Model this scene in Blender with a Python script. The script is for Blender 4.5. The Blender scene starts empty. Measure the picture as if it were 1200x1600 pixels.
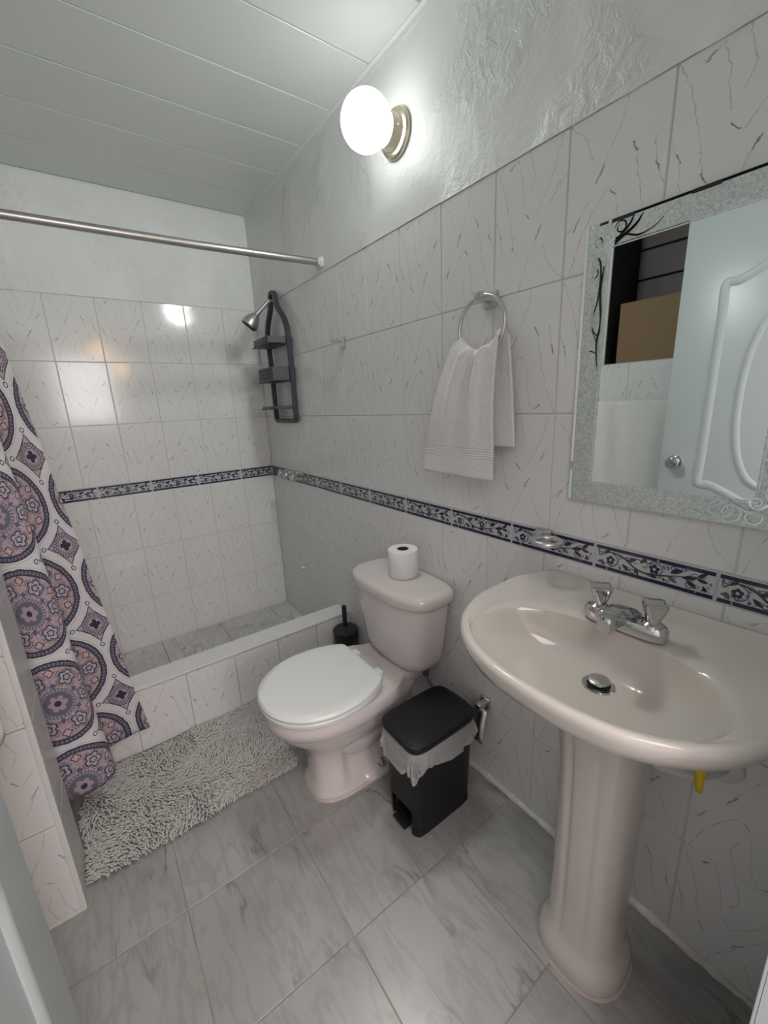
import bpy, bmesh, math, random
from mathutils import Vector, Matrix, noise
random.seed(7)
PI = math.pi
sc = bpy.context.scene
col = sc.collection

# ------------------------------------------------------------------ camera
CAM = Vector((-0.9717, -2.5788, 1.3137))
RIGHT = Vector((0.8073341654, -0.588503928, -0.0432974838))
DOWN = Vector((-0.1819394928, -0.1784492557, -0.9669818427))
FWD = Vector((0.561346209, 0.7885550012, -0.2511402871))
cd = bpy.data.cameras.new('camera')
cam = bpy.data.objects.new('camera', cd); col.objects.link(cam)
m4 = Matrix.Identity(4)
for i in range(3):
    m4[i][0] = RIGHT[i]; m4[i][1] = -DOWN[i]; m4[i][2] = -FWD[i]; m4[i][3] = CAM[i]
cam.matrix_world = m4
cd.sensor_fit = 'HORIZONTAL'; cd.sensor_width = 36.0; cd.lens = 649.98 / 1200 * 36
cd.clip_start = 0.01; cd.clip_end = 50
sc.camera = cam

# ------------------------------------------------------------------ world, lights, exposure
w = bpy.data.worlds.new('world'); sc.world = w; w.use_nodes = True
bgn = w.node_tree.nodes['Background']
bgn.inputs[0].default_value = (0.75, 0.85, 1.0, 1); bgn.inputs[1].default_value = 0.6
sc.view_settings.view_transform = 'Standard'; sc.view_settings.look = 'None'
sc.view_settings.gamma = 1.0; sc.view_settings.use_curve_mapping = False
sc.view_settings.exposure = 0.0
GLOBE_STRENGTH = 7.0
LAMP_POWER = 140.0
wl = bpy.data.lights.new('hall_window_daylight', 'AREA'); wl.shape = 'RECTANGLE'
wl.size = 0.60; wl.size_y = 0.80; wl.energy = 22; wl.color = (1.0, 0.95, 0.97)
wlo = bpy.data.objects.new('hall_window_daylight', wl); col.objects.link(wlo)
wlo.location = (-0.77, -4.385, 1.66); wlo.rotation_euler = (PI / 2, 0, 0)   # at the hall window, shining along +y
hl = bpy.data.lights.new('hall_fill_light', 'AREA'); hl.shape = 'RECTANGLE'
hl.size = 2.2; hl.size_y = 1.2; hl.energy = 47; hl.color = (1.0, 0.935, 0.965)
hlo = bpy.data.objects.new('hall_fill_light', hl); col.objects.link(hlo)
hlo.location = (-0.80, -3.55, 2.57)                                        # unseen fill added in the hall to brighten the room, shining down

# ------------------------------------------------------------------ helpers
def tag(o, label=None, cat=None, group=None, kind=None):
    if label: o['label'] = label
    if cat: o['category'] = cat
    if group: o['group'] = group
    if kind: o['kind'] = kind
    return o

def smooth(me, ang=35):
    for p in me.polygons: p.use_smooth = True
    me.set_sharp_from_angle(angle=math.radians(ang))

def link(name, me, mats=None, parent=None, sm=None):
    if mats is not None:
        if not isinstance(mats, (list, tuple)): mats = [mats]
        me.materials.clear()
        for m in mats: me.materials.append(m)
    if sm: smooth(me, sm)
    o = bpy.data.objects.new(name, me); col.objects.link(o)
    if parent is not None: o.parent = parent
    return o

def empty(name, loc):
    o = bpy.data.objects.new(name, None); col.objects.link(o); o.location = loc
    o.empty_display_size = 0.05
    return o

def bm_mesh(name, bm, fix=True):
    if fix: bmesh.ops.recalc_face_normals(bm, faces=bm.faces)
    me = bpy.data.meshes.new(name); bm.to_mesh(me); bm.free()
    return me

def pydata(name, v, f, fix=True):
    me = bpy.data.meshes.new(name); me.from_pydata([tuple(q) for q in v], [], f)
    if fix:
        bm = bmesh.new(); bm.from_mesh(me); bmesh.ops.recalc_face_normals(bm, faces=bm.faces); bm.to_mesh(me); bm.free()
    return me

def box(bm, x0, x1, y0, y1, z0, z1, bev=0.0, seg=2):
    r = bmesh.ops.create_cube(bm, size=1.0)
    vs = r['verts']
    for v in vs:
        v.co = Vector(((x0 + x1) / 2 + v.co.x * (x1 - x0), (y0 + y1) / 2 + v.co.y * (y1 - y0), (z0 + z1) / 2 + v.co.z * (z1 - z0)))
    if bev:
        es = list({e for v in vs for e in v.link_edges})
        bmesh.ops.bevel(bm, geom=es, offset=bev, segments=seg, affect='EDGES', profile=0.5)

def loft(rings, cap0=True, cap1=True, closed=True):
    """rings: lists of points, same count; returns verts, faces"""
    n = len(rings[0]); v = [p for r in rings for p in r]; f = []
    for i in range(len(rings) - 1):
        for j in range(n if closed else n - 1):
            k = (j + 1) % n
            f.append((i * n + j, i * n + k, (i + 1) * n + k, (i + 1) * n + j))
    if cap0: f.append(tuple(range(n - 1, -1, -1)))
    if cap1: f.append(tuple(range((len(rings) - 1) * n, len(rings) * n)))
    return v, f

def join(*parts):
    V, F = [], []
    for v, f in parts:
        o = len(V); V += list(v); F += [tuple(i + o for i in q) for q in f]
    return V, F

def sring(cx, cy, z, ax, ay, p=2.0, n=48, rot=0):
    """superellipse ring in the xy plane"""
    out = []
    for i in range(n):
        t = 2 * PI * i / n + rot
        c, s = math.cos(t), math.sin(t)
        out.append(Vector((cx + ax * math.copysign(abs(c) ** (2 / p), c), cy + ay * math.copysign(abs(s) ** (2 / p), s), z)))
    return out

def catmull(pts, per=8, closed=False):
    P = [Vector(p) for p in pts]; n = len(P); out = []
    rng = range(n) if closed else range(n - 1)
    for i in rng:
        if closed: a, b, c, d = P[(i - 1) % n], P[i], P[(i + 1) % n], P[(i + 2) % n]
        else: a, b, c, d = P[max(i - 1, 0)], P[i], P[i + 1], P[min(i + 2, n - 1)]
        for k in range(per):
            t = k / per
            out.append(0.5 * ((2 * b) + (c - a) * t + (2 * a - 5 * b + 4 * c - d) * t * t + (3 * b - a - 3 * c + d) * t ** 3))
    if not closed: out.append(P[-1])
    return out

def tube(path, r, n=10, closed=False, rad=None, caps=True):
    P = [Vector(p) for p in path]; m = len(P); rings = []
    up = Vector((0.13, 0.21, 0.97)).normalized(); prev = None
    for i in range(m):
        if closed: t = (P[(i + 1) % m] - P[i - 1])
        else: t = P[min(i + 1, m - 1)] - P[max(i - 1, 0)]
        t.normalize()
        a = (prev if prev is not None else (up if abs(t.dot(up)) < .9 else Vector((1, 0, 0))))
        a = (a - t * a.dot(t)).normalized(); prev = a
        b = t.cross(a); rr = rad[i] if rad else r
        rings.append([P[i] + a * (rr * math.cos(2 * PI * k / n)) + b * (rr * math.sin(2 * PI * k / n)) for k in range(n)])
    if closed:
        # align seam
        best = min(range(n), key=lambda s: sum((rings[0][(k + s) % n] - rings[-1][k]).length for k in range(n)))
        rings.append([rings[0][(k + best) % n] for k in range(n)])
        return loft(rings, False, False)
    return loft(rings, caps, caps)

def lathe(profile, axis_o, axis_d, n=32):
    """profile: list of (t along axis, radius)"""
    d = Vector(axis_d).normalized(); o = Vector(axis_o)
    a = d.orthogonal().normalized(); b = d.cross(a); rings = []
    for t, r in profile:
        r = max(r, 1e-5)
        rings.append([o + d * t + a * (r * math.cos(2 * PI * k / n)) + b * (r * math.sin(2 * PI * k / n)) for k in range(n)])
    return loft(rings)

def part(name, vf, mat, parent, sm=35, loc=None):
    """mesh part; vf in world coordinates, parent Empty's location is subtracted"""
    v, f = vf
    o0 = Vector(parent.location) if parent is not None else Vector((0, 0, 0))
    if parent is not None and parent.parent is not None: o0 = o0 + Vector(parent.parent.location)
    me = pydata(name, [Vector(q) - o0 for q in v], f)
    return link(name, me, mat, parent, sm)

def boxvf(x0, x1, y0, y1, z0, z1, bev=0.0, seg=2):
    bm = bmesh.new(); box(bm, x0, x1, y0, y1, z0, z1, bev, seg)
    bm.verts.ensure_lookup_table()
    v = [q.co.copy() for q in bm.verts]; f = [tuple(q.index for q in fc.verts) for fc in bm.faces]; bm.free()
    return v, f

# ------------------------------------------------------------------ node expressions
class X:
    """tiny expression layer over shader math nodes"""
    def __init__(s, nt, sock): s.nt = nt; s.s = sock
    def _m(s, op, b=None, c=None, rev=False, clamp=False):
        n = s.nt.nodes.new('ShaderNodeMath'); n.operation = op; n.use_clamp = clamp
        ins = [s, b, c]
        if rev: ins = [b, s, c]
        for i, q in enumerate(ins):
            if q is None: continue
            if isinstance(q, X): s.nt.links.new(q.s, n.inputs[i])
            else: n.inputs[i].default_value = q
        return X(s.nt, n.outputs[0])
    def __add__(s, o): return s._m('ADD', o)
    __radd__ = __add__
    def __sub__(s, o): return s._m('SUBTRACT', o)
    def __rsub__(s, o): return s._m('SUBTRACT', o, rev=True)
    def __mul__(s, o): return s._m('MULTIPLY', o)
    __rmul__ = __mul__
    def __truediv__(s, o): return s._m('DIVIDE', o)
    def abs(s): return s._m('ABSOLUTE')
    def sin(s): return s._m('SINE')
    def cos(s): return s._m('COSINE')
    def sqrt(s): return s._m('SQRT')
    def pow(s, e): return s._m('POWER', e)
    def min(s, o): return s._m('MINIMUM', o)
    def max(s, o): return s._m('MAXIMUM', o)
    def atan2(s, o): return s._m('ARCTAN2', o)
    def lt(s, o): return s._m('LESS_THAN', o)
    def gt(s, o): return s._m('GREATER_THAN', o)
    def wrap(s, a, b): return s._m('WRAP', b, a)
    def clamp(s): return s._m('ADD', 0.0, clamp=True)
    def ss(s, a, b, lo=0.0, hi=1.0):
        n = s.nt.nodes.new('ShaderNodeMapRange'); n.interpolation_type = 'SMOOTHSTEP'
        s.nt.links.new(s.s, n.inputs['Value'])
        n.inputs['From Min'].default_value = a; n.inputs['From Max'].default_value = b
        n.inputs['To Min'].default_value = lo; n.inputs['To Max'].default_value = hi
        return X(s.nt, n.outputs['Result'])

class Mat:
    def __init__(s, name, base=(.8, .8, .8), rough=.5, metal=0.0, spec=.5, coat=0.0):
        s.m = bpy.data.materials.new(name); s.m.use_nodes = True; s.nt = s.m.node_tree
        s.b = s.nt.nodes['Principled BSDF']
        s.b.inputs['Base Color'].default_value = (*base, 1); s.b.inputs['Roughness'].default_value = rough
        s.b.inputs['Metallic'].default_value = metal; s.b.inputs['Specular IOR Level'].default_value = spec
        s.b.inputs['Coat Weight'].default_value = coat
    def coords(s, kind='Object'):
        n = s.nt.nodes.new('ShaderNodeTexCoord'); return n.outputs[kind]
    def rnd(s):
        n = s.nt.nodes.new('ShaderNodeObjectInfo'); return X(s.nt, n.outputs['Random'])
    def vm(s, op, a, b=None, sc=None):
        n = s.nt.nodes.new('ShaderNodeVectorMath'); n.operation = op
        for i, q in enumerate((a, b)):
            if q is None: continue
            if isinstance(q, (tuple, list)): n.inputs[i].default_value = q
            elif isinstance(q, X): s.nt.links.new(q.s, n.inputs[i])
            else: s.nt.links.new(q, n.inputs[i])
        if sc is not None:
            if isinstance(sc, X): s.nt.links.new(sc.s, n.inputs['Scale'])
            else: n.inputs['Scale'].default_value = sc
        return n.outputs['Value'] if op in ('LENGTH', 'DOT_PRODUCT') else n.outputs['Vector']
    def sep(s, v):
        n = s.nt.nodes.new('ShaderNodeSeparateXYZ'); s.nt.links.new(v, n.inputs[0])
        return [X(s.nt, q) for q in n.outputs]
    def comb(s, x, y, z=0.0):
        n = s.nt.nodes.new('ShaderNodeCombineXYZ')
        for i, q in enumerate((x, y, z)):
            if isinstance(q, X): s.nt.links.new(q.s, n.inputs[i])
            else: n.inputs[i].default_value = q
        return n.outputs[0]
    def noise(s, v, scale, detail=3, rough=.5, color=False, dist=0.0):
        n = s.nt.nodes.new('ShaderNodeTexNoise'); s.nt.links.new(v, n.inputs['Vector'])
        n.inputs['Scale'].default_value = scale; n.inputs['Detail'].default_value = detail
        n.inputs['Roughness'].default_value = rough; n.inputs['Distortion'].default_value = dist
        return n.outputs['Color'] if color else X(s.nt, n.outputs['Fac'])
    def mix(s, fac, a, b):
        n = s.nt.nodes.new('ShaderNodeMix'); n.data_type = 'RGBA'
        if isinstance(fac, X): s.nt.links.new(fac.s, n.inputs[0])
        else: n.inputs[0].default_value = fac
        for i, q in ((6, a), (7, b)):
            if isinstance(q, (tuple, list)): n.inputs[i].default_value = (*q[:3], 1)
            else: s.nt.links.new(q, n.inputs[i])
        return n.outputs[2]
    def color(s, c): s.nt.links.new(c, s.b.inputs['Base Color'])
    def rough(s, x): s.nt.links.new(x.s, s.b.inputs['Roughness'])
    def bump(s, h, strength=.3, dist=.002):
        n = s.nt.nodes.new('ShaderNodeBump'); n.inputs['Strength'].default_value = strength
        n.inputs['Distance'].default_value = dist; s.nt.links.new(h.s, n.inputs['Height'])
        s.nt.links.new(n.outputs[0], s.b.inputs['Normal'])
    def seg(s, p, a, b):
        """distance from point socket p to the segment a-b"""
        ba = Vector((b[0] - a[0], b[1] - a[1], 0)); L2 = max(ba.length_squared, 1e-12)
        pa = s.vm('SUBTRACT', p, (a[0], a[1], 0))
        h = X(s.nt, s.vm('DOT_PRODUCT', pa, (ba.x / L2, ba.y / L2, 0))).clamp()
        q = s.vm('SCALE', tuple(ba), None, h)
        return X(s.nt, s.vm('LENGTH', s.vm('SUBTRACT', pa, q)))

def simple(name, base, rough=.5, metal=0.0, spec=.5, coat=0.0, var=0.06, scale=8.0, bump=0.0, bscale=60.0):
    """procedural material with a little tonal variation"""
    m = Mat(name, base, rough, metal, spec, coat)
    c = m.coords('Object'); n = m.noise(c, scale, 4)
    m.color(m.mix(n, tuple(q * (1 - var) for q in base), tuple(min(1, q * (1 + var)) for q in base)))
    if bump: m.bump(m.noise(c, bscale, 4), bump, .003)
    return m.m

# ------------------------------------------------------------------ materials
def wall_tile_material():
    m = Mat('glazed_veined_wall_tile', (.6, .6, .6), .12, 0, .38)
    co = m.coords('Object')
    x, y, z = m.sep(co); r = m.rnd()
    off = m.comb(r * 37.0, r * 11.0, 0.0)
    wn = m.noise(m.vm('ADD', co, off), 55, 3, .6, color=True)
    warp = m.vm('SCALE', m.vm('SUBTRACT', wn, (.5, .5, .5)), None, .013)
    xy = m.comb(x, y, 0.0)
    wp = m.vm('ADD', xy, m.comb(*(m.sep(warp)[:2]), 0.0))
    U = lambda u, v: ((u - .5) * .2, (v - .5) * .3)
    lines = [[(.01, .99), (.13, .82), (.21, .64), (.26, .46), (.30, .33)],
             [(.92, .99), (.82, .77), (.70, .62), (.55, .50)],
             [(.98, .70), (.84, .62), (.74, .53)],
             [(.64, .38), (.55, .27), (.44, .13), (.40, .01)],
             [(.02, .60), (.09, .47), (.13, .31)],
             [(.99, .02), (.80, .15), (.72, .30)],
             [(.20, .93), (.34, .97), (.40, .84), (.44, .62)], [(.50, .98), (.58, .80), (.52, .70)]]
    d = None; df = None
    for li, ln in enumerate(lines):
        for a, b in zip(ln[:-1], ln[1:]):
            q = m.seg(wp, U(*a), U(*b))
            if li >= 5: df = q if df is None else df.min(q)
            else: d = q if d is None else d.min(q)
    marks = [[(.46, .56), (.52, .52)], [(.60, .36), (.68, .44)], [(.84, .63), (.90, .69)], [(.07, .52), (.10, .46)], [(.28, .36), (.34, .30)], [(.22, .92), (.28, .955)]]
    dm = None
    for a, b in marks:
        q = m.seg(wp, U(*a), U(*b)); dm = q if dm is None else dm.min(q)
    br = m.noise(m.vm('ADD', co, off), 42, 2)
    main = d.ss(.0002, .0011, 1, 0) * br.ss(.36, .60, .32, 1)
    faint = df.ss(.0003, .0013, 1, 0) * .35
    acc = dm.ss(.0005, .0021, 1, 0) * br.ss(.3, .55, .25, 1)
    mk = (main * .58).max(faint).max(acc * .8)
    cloud = m.noise(m.vm('ADD', co, off), 9, 3)
    base = m.mix(cloud, (.69, .685, .68), (.74, .735, .73))
    m.color(m.mix(mk, base, (.145, .14, .155)))
    m.bump(m.noise(co, 16, 2), .05, .004)
    return m.m

def floor_tile_material(name, k=1.0):
    m = Mat(name, (.4, .4, .4), .30, 0, .5)
    co = m.coords('Object'); r = m.rnd()
    p = m.vm('ADD', co, m.comb(r * 23.0, r * 51.0, r * 7.0))
    mp = m.nt.nodes.new('ShaderNodeMapping'); m.nt.links.new(p, mp.inputs[0])
    mp.inputs['Rotation'].default_value = (0, 0, math.radians(38)); mp.inputs['Scale'].default_value = (1.0, .22, 1)
    q = mp.outputs[0]
    n1 = m.noise(q, 9, 4, .55, dist=.15); n2 = m.noise(q, 20, 4, .6, dist=.25); n3 = m.noise(p, 4, 3)
    v1 = (n1 - .5).abs().ss(0.0, .03, 1, 0) * m.noise(p, 7, 2).ss(.42, .7)
    v2 = (n2 - .52).abs().ss(0.0, .07, 1, 0) * .32
    base = m.mix(n3.ss(.3, .7), (.375 * k, .37 * k, .36 * k), (.47 * k, .46 * k, .445 * k))
    base = m.mix(n1.ss(.35, .65) * .5, base, (.40 * k, .385 * k, .37 * k))
    m.color(m.mix((v1 * .9).max(v2 * .8), base, (.21 * k, .20 * k, .195 * k)))
    m.rough(n3 * .12 + .24)
    m.bump(m.noise(co, 30, 3), .05, .003)
    return m.m

def plaster_material():
    m = Mat('rough_white_paint', (.70, .715, .70), .36, 0, .5)
    co = m.coords('Object')
    n = m.noise(co, 28, 5, .65, dist=.4); n2 = m.noise(co, 5, 3)
    patch = m.noise(co, 3.2, 2).ss(.45, .62)
    m.color(m.mix(n2, (.69, .705, .695), (.74, .755, .745)))
    m.bump(n * (patch * .9 + .2) + n2 * .4, .7, .016)
    return m.m

def terry_material(name, base, zb=None):
    m = Mat(name, base, .95, 0, .15)
    m.b.inputs['Sheen Weight'].default_value = .35; m.b.inputs['Sheen Roughness'].default_value = .6
    co = m.coords('Object'); x, y, z = m.sep(co)
    n = m.noise(co, 210, 3, .75); n2 = m.noise(co, 40, 3)
    if zb:
        band = ((z - zb).abs()).ss(.016, .019, 1, 0)
        ridg = (z * 900.0).sin() * .5 + .5
        h = n * (1 - band) + ridg * band * .55
    else: h = n
    m.color(m.mix(n.ss(.3, .7), tuple(q * .86 for q in base), base))
    m.bump(h + n2 * .35, .8, .005)
    return m.m

def curtain_material():
    m = Mat('mandala_print_curtain', (.7, .7, .7), .75, 0, .3)
    uvn = m.nt.nodes.new('ShaderNodeUVMap'); uvn.uv_map = 'fabric'
    C = .30
    wob = m.vm('SCALE', m.vm('SUBTRACT', m.noise(uvn.outputs[0], 60, 2, color=True), (.5, .5, .5)), None, .006)
    u, v, _ = m.sep(m.vm('ADD', uvn.outputs[0], wob))
    u = u / C; v = v / C
    x = u.wrap(-.5, .5); y = v.wrap(-.5, .5)
    r = (x * x + y * y).sqrt(); th = y.atan2(x)
    white, navy, pink, lil, gry = (.60, .585, .60), (.030, .030, .060), (.47, .335, .35), (.30, .26, .31), (.13, .12, .16)
    # inside of a disc
    sp = m.noise(uvn.outputs[0], 120, 3)
    c = m.mix(sp.ss(.47, .56), pink, lil)
    def flower(rad, nn, R, k, ph=0.0):
        a = (th + ph).wrap(-PI / nn, PI / nn)
        qx = r * a.cos() - rad; qy = r * a.sin()
        rho = (qx * qx + qy * qy).sqrt(); phi = qy.atan2(qx)
        e = ((phi * (k / 2)).cos().abs() * .35 + .65) * R
        return rho, e, phi
    rho, e, phi = flower(.285, 6, .084, 5)
    fill = (rho - e).ss(-.004, .004, 1, 0)
    c = m.mix(fill, c, (.40, .36, .42))
    line = ((rho - e).abs()).ss(.004, .012, 1, 0)
    core = ((rho - e * .42).abs()).ss(.004, .010, 1, 0)
    rim2 = ((rho - e * 1.32).abs()).ss(.002, .008, 1, 0) * .7
    c = m.mix(line.max(core).max(rim2), c, navy)
    rho2, e2, ph2 = flower(.345, 6, .042, 4, PI / 6)
    c = m.mix((rho2 - e2).ss(-.004, .004, 1, 0), c, (.53, .36, .36))
    c = m.mix(((rho2 - e2).abs()).ss(.002, .009, 1, 0), c, navy)
    rho3, e3, ph3 = flower(.20, 6, .03, 4, PI / 6)
    c = m.mix((rho3 - e3).ss(-.004, .004, 1, 0), c, (.10, .10, .19))
    # centre rosette
    cen = r.lt(.17)
    tk = ((th * 30.0).sin() * .5 + .5) * ((r - .148).abs()).lt(.018)
    c = m.mix(cen, c, gry); c = m.mix(tk, c, (.33, .30, .35))
    pet = (r - ((th * 3.0).cos().abs() * .03 + .06)).lt(0.0)
    c = m.mix(pet, c, (.36, .27, .31)); c = m.mix(r.lt(.03), c, navy)
    # rim of the disc
    hat = (th * 70.0).sin() * .5 + .5
    band = r.gt(.405) * r.lt(.455)
    c = m.mix(band, c, m.mix(hat, (.07, .065, .10), (.20, .18, .225)))
    edge = ((r - .405).abs()).ss(.004, .013, 1, 0).max(((r - .457).abs()).ss(.006, .015, 1, 0))
    c = m.mix(edge, c, navy)
    disc = r.lt(.463)
    # diamonds between the discs
    x2 = (u + .5).wrap(-.5, .5); y2 = (v + .5).wrap(-.5, .5)
    ax = x2.abs(); ay = y2.abs()
    dd = ax.pow(.82) + ay.pow(.82) * .92
    r2 = (x2 * x2 + y2 * y2).sqrt(); t2 = y2.atan2(x2)
    dc = m.mix(sp.ss(.45, .6), (.42, .33, .36), (.34, .31, .36))
    ringn = ((r2 - .125).abs()); lo = ((t2 * 12.0).sin().abs())
    dc = m.mix(((ringn - lo * .022).abs()).ss(.003, .010, 1, 0), dc, navy)
    dc = m.mix((r2 - ((t2 * 2.0).cos().abs() * .03 + .035)).lt(0.0), dc, navy)
    dc = m.mix(((r2 - .085).abs()).ss(.002, .008, 1, 0), dc, gry)
    dc = m.mix(((dd - .285).abs()).ss(.006, .020, 1, 0), dc, navy)
    # little beads at the diamond tips
    bead = None
    for cx, cy in ((.255, 0), (0, .275)):
        bx = ax - cx; by = ay - cy
        q = (((bx * bx + by * by).sqrt() - .022).abs()).ss(.002, .008, 1, 0)
        bead = q if bead is None else bead.max(q)
    ground = m.mix(bead, white, navy)
    ground = m.mix(dd.lt(.292), ground, dc)
    halo = ((r - .483).abs()).ss(.001, .005, 1, 0) * .5
    ground = m.mix(halo, ground, (.2, .19, .25))
    m.color(m.mix(disc, ground, c))
    wv = m.noise(uvn.outputs[0], 900, 2); m.bump(wv, .15, .001)
    return m.m

M = {}
M['tile'] = wall_tile_material()
M['floor'] = floor_tile_material('grey_marbled_floor_tile', .76)
M['floor_shower'] = floor_tile_material('pale_marbled_shower_floor_tile', 1.3)
M['pier_side'] = floor_tile_material('grey_marbled_pier_tile', 1.0)
M['plaster'] = plaster_material()
M['grout'] = simple('wall_grout', (.60, .60, .585), .8, bump=.3, bscale=120)
M['grout_floor'] = simple('floor_grout', (.30, .28, .255), .85, bump=.3, bscale=120, var=.45, scale=9)
M['grout_bead'] = simple('white_cement_bead', (.62, .61, .59), .85, var=.3, scale=30, bump=.7, bscale=70)
M['board'] = simple('pvc_ceiling_board', (.665, .69, .67), .30, var=.02)
M['trim'] = simple('pvc_trim', (.72, .745, .725), .35, var=.02)
M['gap'] = simple('dark_gap', (.10, .10, .10), .8)
M['curb_top'] = simple('curb_cap_tile', (.66, .66, .64), .2, var=.05, scale=20)
M['porcelain'] = simple('off_white_vitreous_china', (.615, .565, .545), .10, coat=.3, var=.012, scale=3)
M['sinkchina'] = simple('cream_vitreous_china', (.555, .515, .470), .12, coat=.3, var=.012, scale=3)
M['lidplastic'] = simple('white_seat_plastic', (.70, .715, .70), .28, var=.01)
M['black'] = simple('black_plastic', (.009, .008, .009), .42, spec=.3, var=.15, bump=.06, bscale=300)
M['blackbrush'] = simple('black_brush_plastic', (.014, .014, .017), .45, var=.15)
M['caddy'] = simple('charcoal_plastic', (.045, .052, .062), .42, var=.1)
M['caddy_dark'] = simple('caddy_holes', (.008, .008, .010), .7)
M['chrome'] = simple('chrome', (.58, .58, .58), .10, 1.0, var=.03)
M['brushed'] = simple('brushed_aluminium', (.62, .62, .61), .32, 1.0, var=.05)
M['rod'] = simple('dull_steel_tube', (.50, .49, .47), .38, 1.0, var=.12, scale=12)
M['brass'] = simple('champagne_metal', (.66, .60, .48), .30, 1.0, var=.03)
M['paper'] = simple('white_tissue', (.78, .76, .74), .95, var=.02, bump=.25, bscale=220)
M['core'] = simple('brown_card_core', (.06, .042, .034), .9)
M['bag'] = Mat('thin_white_bag', (.80, .80, .79), .35)
M['bag'].b.inputs['Alpha'].default_value = .50; M['bag'].b.inputs['Transmission Weight'].default_value = .15
_b = M['bag']; _b.bump(_b.noise(_b.coords(), 45, 4, .6, dist=.8), .6, .01); M['bag'] = _b.m
M['towel'] = terry_material('white_terry', (.84, .82, .80), zb=None)
M['handtowel'] = terry_material('white_terry_with_woven_band', (.90, .865, .84), zb=1.163)
M['mat'] = simple('grey_chenille', (.50, .488, .465), .95, spec=.1, var=.10, scale=30)
M['matbase'] = simple('grey_mat_backing', (.20, .195, .185), .95, var=.1)
M['curtain'] = curtain_material()
M['card'] = simple('brown_cardboard', (.235, .15, .085), .85, var=.08, scale=5)
M['darkwood'] = simple('dark_stained_board', (.085, .066, .068), .55, var=.3, scale=9)
M['blackpaint'] = simple('black_opening_and_reflection', (.010, .010, .011), .7)
M['door'] = simple('white_door_paint', (.56, .60, .615), .30, var=.015)
M['navy'] = simple('navy_print', (.018, .020, .060), .15, var=.1)
M['slate'] = simple('slate_print', (.115, .115, .14), .15, var=.15)
M['wash'] = simple('grey_wash_print', (.27, .27, .30), .15, var=.15)
M['ink'] = simple('dark_ink_print', (.030, .030, .045), .15, var=.1)
M['borderwhite'] = simple('border_tile_glaze', (.52, .52, .54), .15, var=.05, scale=60)
M['yellow'] = simple('yellow_tape', (.72, .52, .02), .45)
M['pvc'] = simple('white_pvc', (.68, .66, .63), .4)
M['stain'] = simple('aged_caulk', (.50, .42, .37), .7, var=.25, scale=25)
M['hall'] = simple('hall_paint', (.78, .76, .74), .7)

def mirror_mats():
    a = Mat('mirror_silver', (.84, .90, .89), .012, 1.0); c = a.coords()
    a.color(a.mix(a.noise(c, 6, 2), (.83, .89, .88), (.86, .915, .905)))
    b = Mat('frosted_mirror', (.50, .53, .52), .36, .55); c = b.coords()
    n = b.noise(c, 210, 4, .75); n2 = b.noise(c, 30, 3)
    b.color(b.mix(n.ss(.35, .65), (.48, .515, .505), (.72, .76, .75))); b.rough(n2 * .15 + .32); b.bump(n, .35, .003)
    g = Mat('green_glass_edge', (.50, .62, .57), .2); c = g.coords()
    g.color(g.mix(g.noise(c, 25, 2), (.45, .57, .52), (.62, .72, .68)))
    return a.m, b.m, g.m
M['edgewhite'] = simple('polished_edge_glint', (.80, .84, .81), .25, var=.08, scale=40)
M['mirror'], M['frost'], M['glassedge'] = mirror_mats()
gm = Mat('lit_opal_glass', (.9, .9, .88), .2)
gm.b.inputs['Emission Color'].default_value = (.97, 1.0, .965, 1); gm.b.inputs['Emission Strength'].default_value = GLOBE_STRENGTH
M['globe'] = gm.m
wm = Mat('warm_bulb_glass', (.9, .7, .4), .3)
wm.b.inputs['Emission Color'].default_value = (1, .55, .16, 1); wm.b.inputs['Emission Strength'].default_value = 60
M['warm'] = wm.m

# ------------------------------------------------------------------ the room shell
XL, YF = -1.30, -2.555           # left wall, front wall (inner faces); right wall x=0, back wall y=0
ZC = 2.355                       # ceiling
ZT, ZA, ZB, ZBT, ZBB, ZCC, ZD = 1.871, 1.5738, 1.2714, .9655, .9009, .594, .2945
ROWS = [(0.0, ZD), (ZD, ZCC), (ZCC, ZBB), (ZBT, ZB), (ZB, ZA), (ZA, ZT)]
GR = .0030                       # joint width
TT = .007                        # tile thickness

_tile_cache = {}
def tile_mesh(wd, ht, mat, bev=.0016, th=TT):
    key = (round(wd, 4), round(ht, 4), mat.name, th)
    if key in _tile_cache: return _tile_cache[key]
    a, b = wd / 2, ht / 2
    v = []
    for (i, z) in ((0, -th), (0, -bev), (bev, 0)):
        v += [(-a + i, -b + i, z), (a - i, -b + i, z), (a - i, b - i, z), (-a + i, b - i, z)]
    f = [(8, 9, 10, 11)]
    for k in range(4):
        l = (k + 1) % 4
        f += [(k, l, 4 + l, 4 + k), (4 + k, 4 + l, 8 + l, 8 + k)]
    me = bpy.data.meshes.new('tile'); me.from_pydata(v, [], f); me.materials.append(mat)
    _tile_cache[key] = me
    return me

def place_tile(name, me, parent, o, ux, uy, flip=False, jit=.0004):
    """o centre of the tile face, ux/uy the face's right and up directions"""
    ux, uy = Vector(ux), Vector(uy); nz = ux.cross(uy)
    if flip: ux, uy = -ux, -uy
    ob = bpy.data.objects.new(name, me); col.objects.link(ob); ob.parent = parent
    mt = Matrix.Identity(4)
    pos = Vector(o) + nz * random.uniform(-jit, jit)
    for i in range(3): mt[i][0] = ux[i]; mt[i][1] = uy[i]; mt[i][2] = nz[i]; mt[i][3] = pos[i]
    ob.matrix_basis = mt
    return ob

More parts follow.
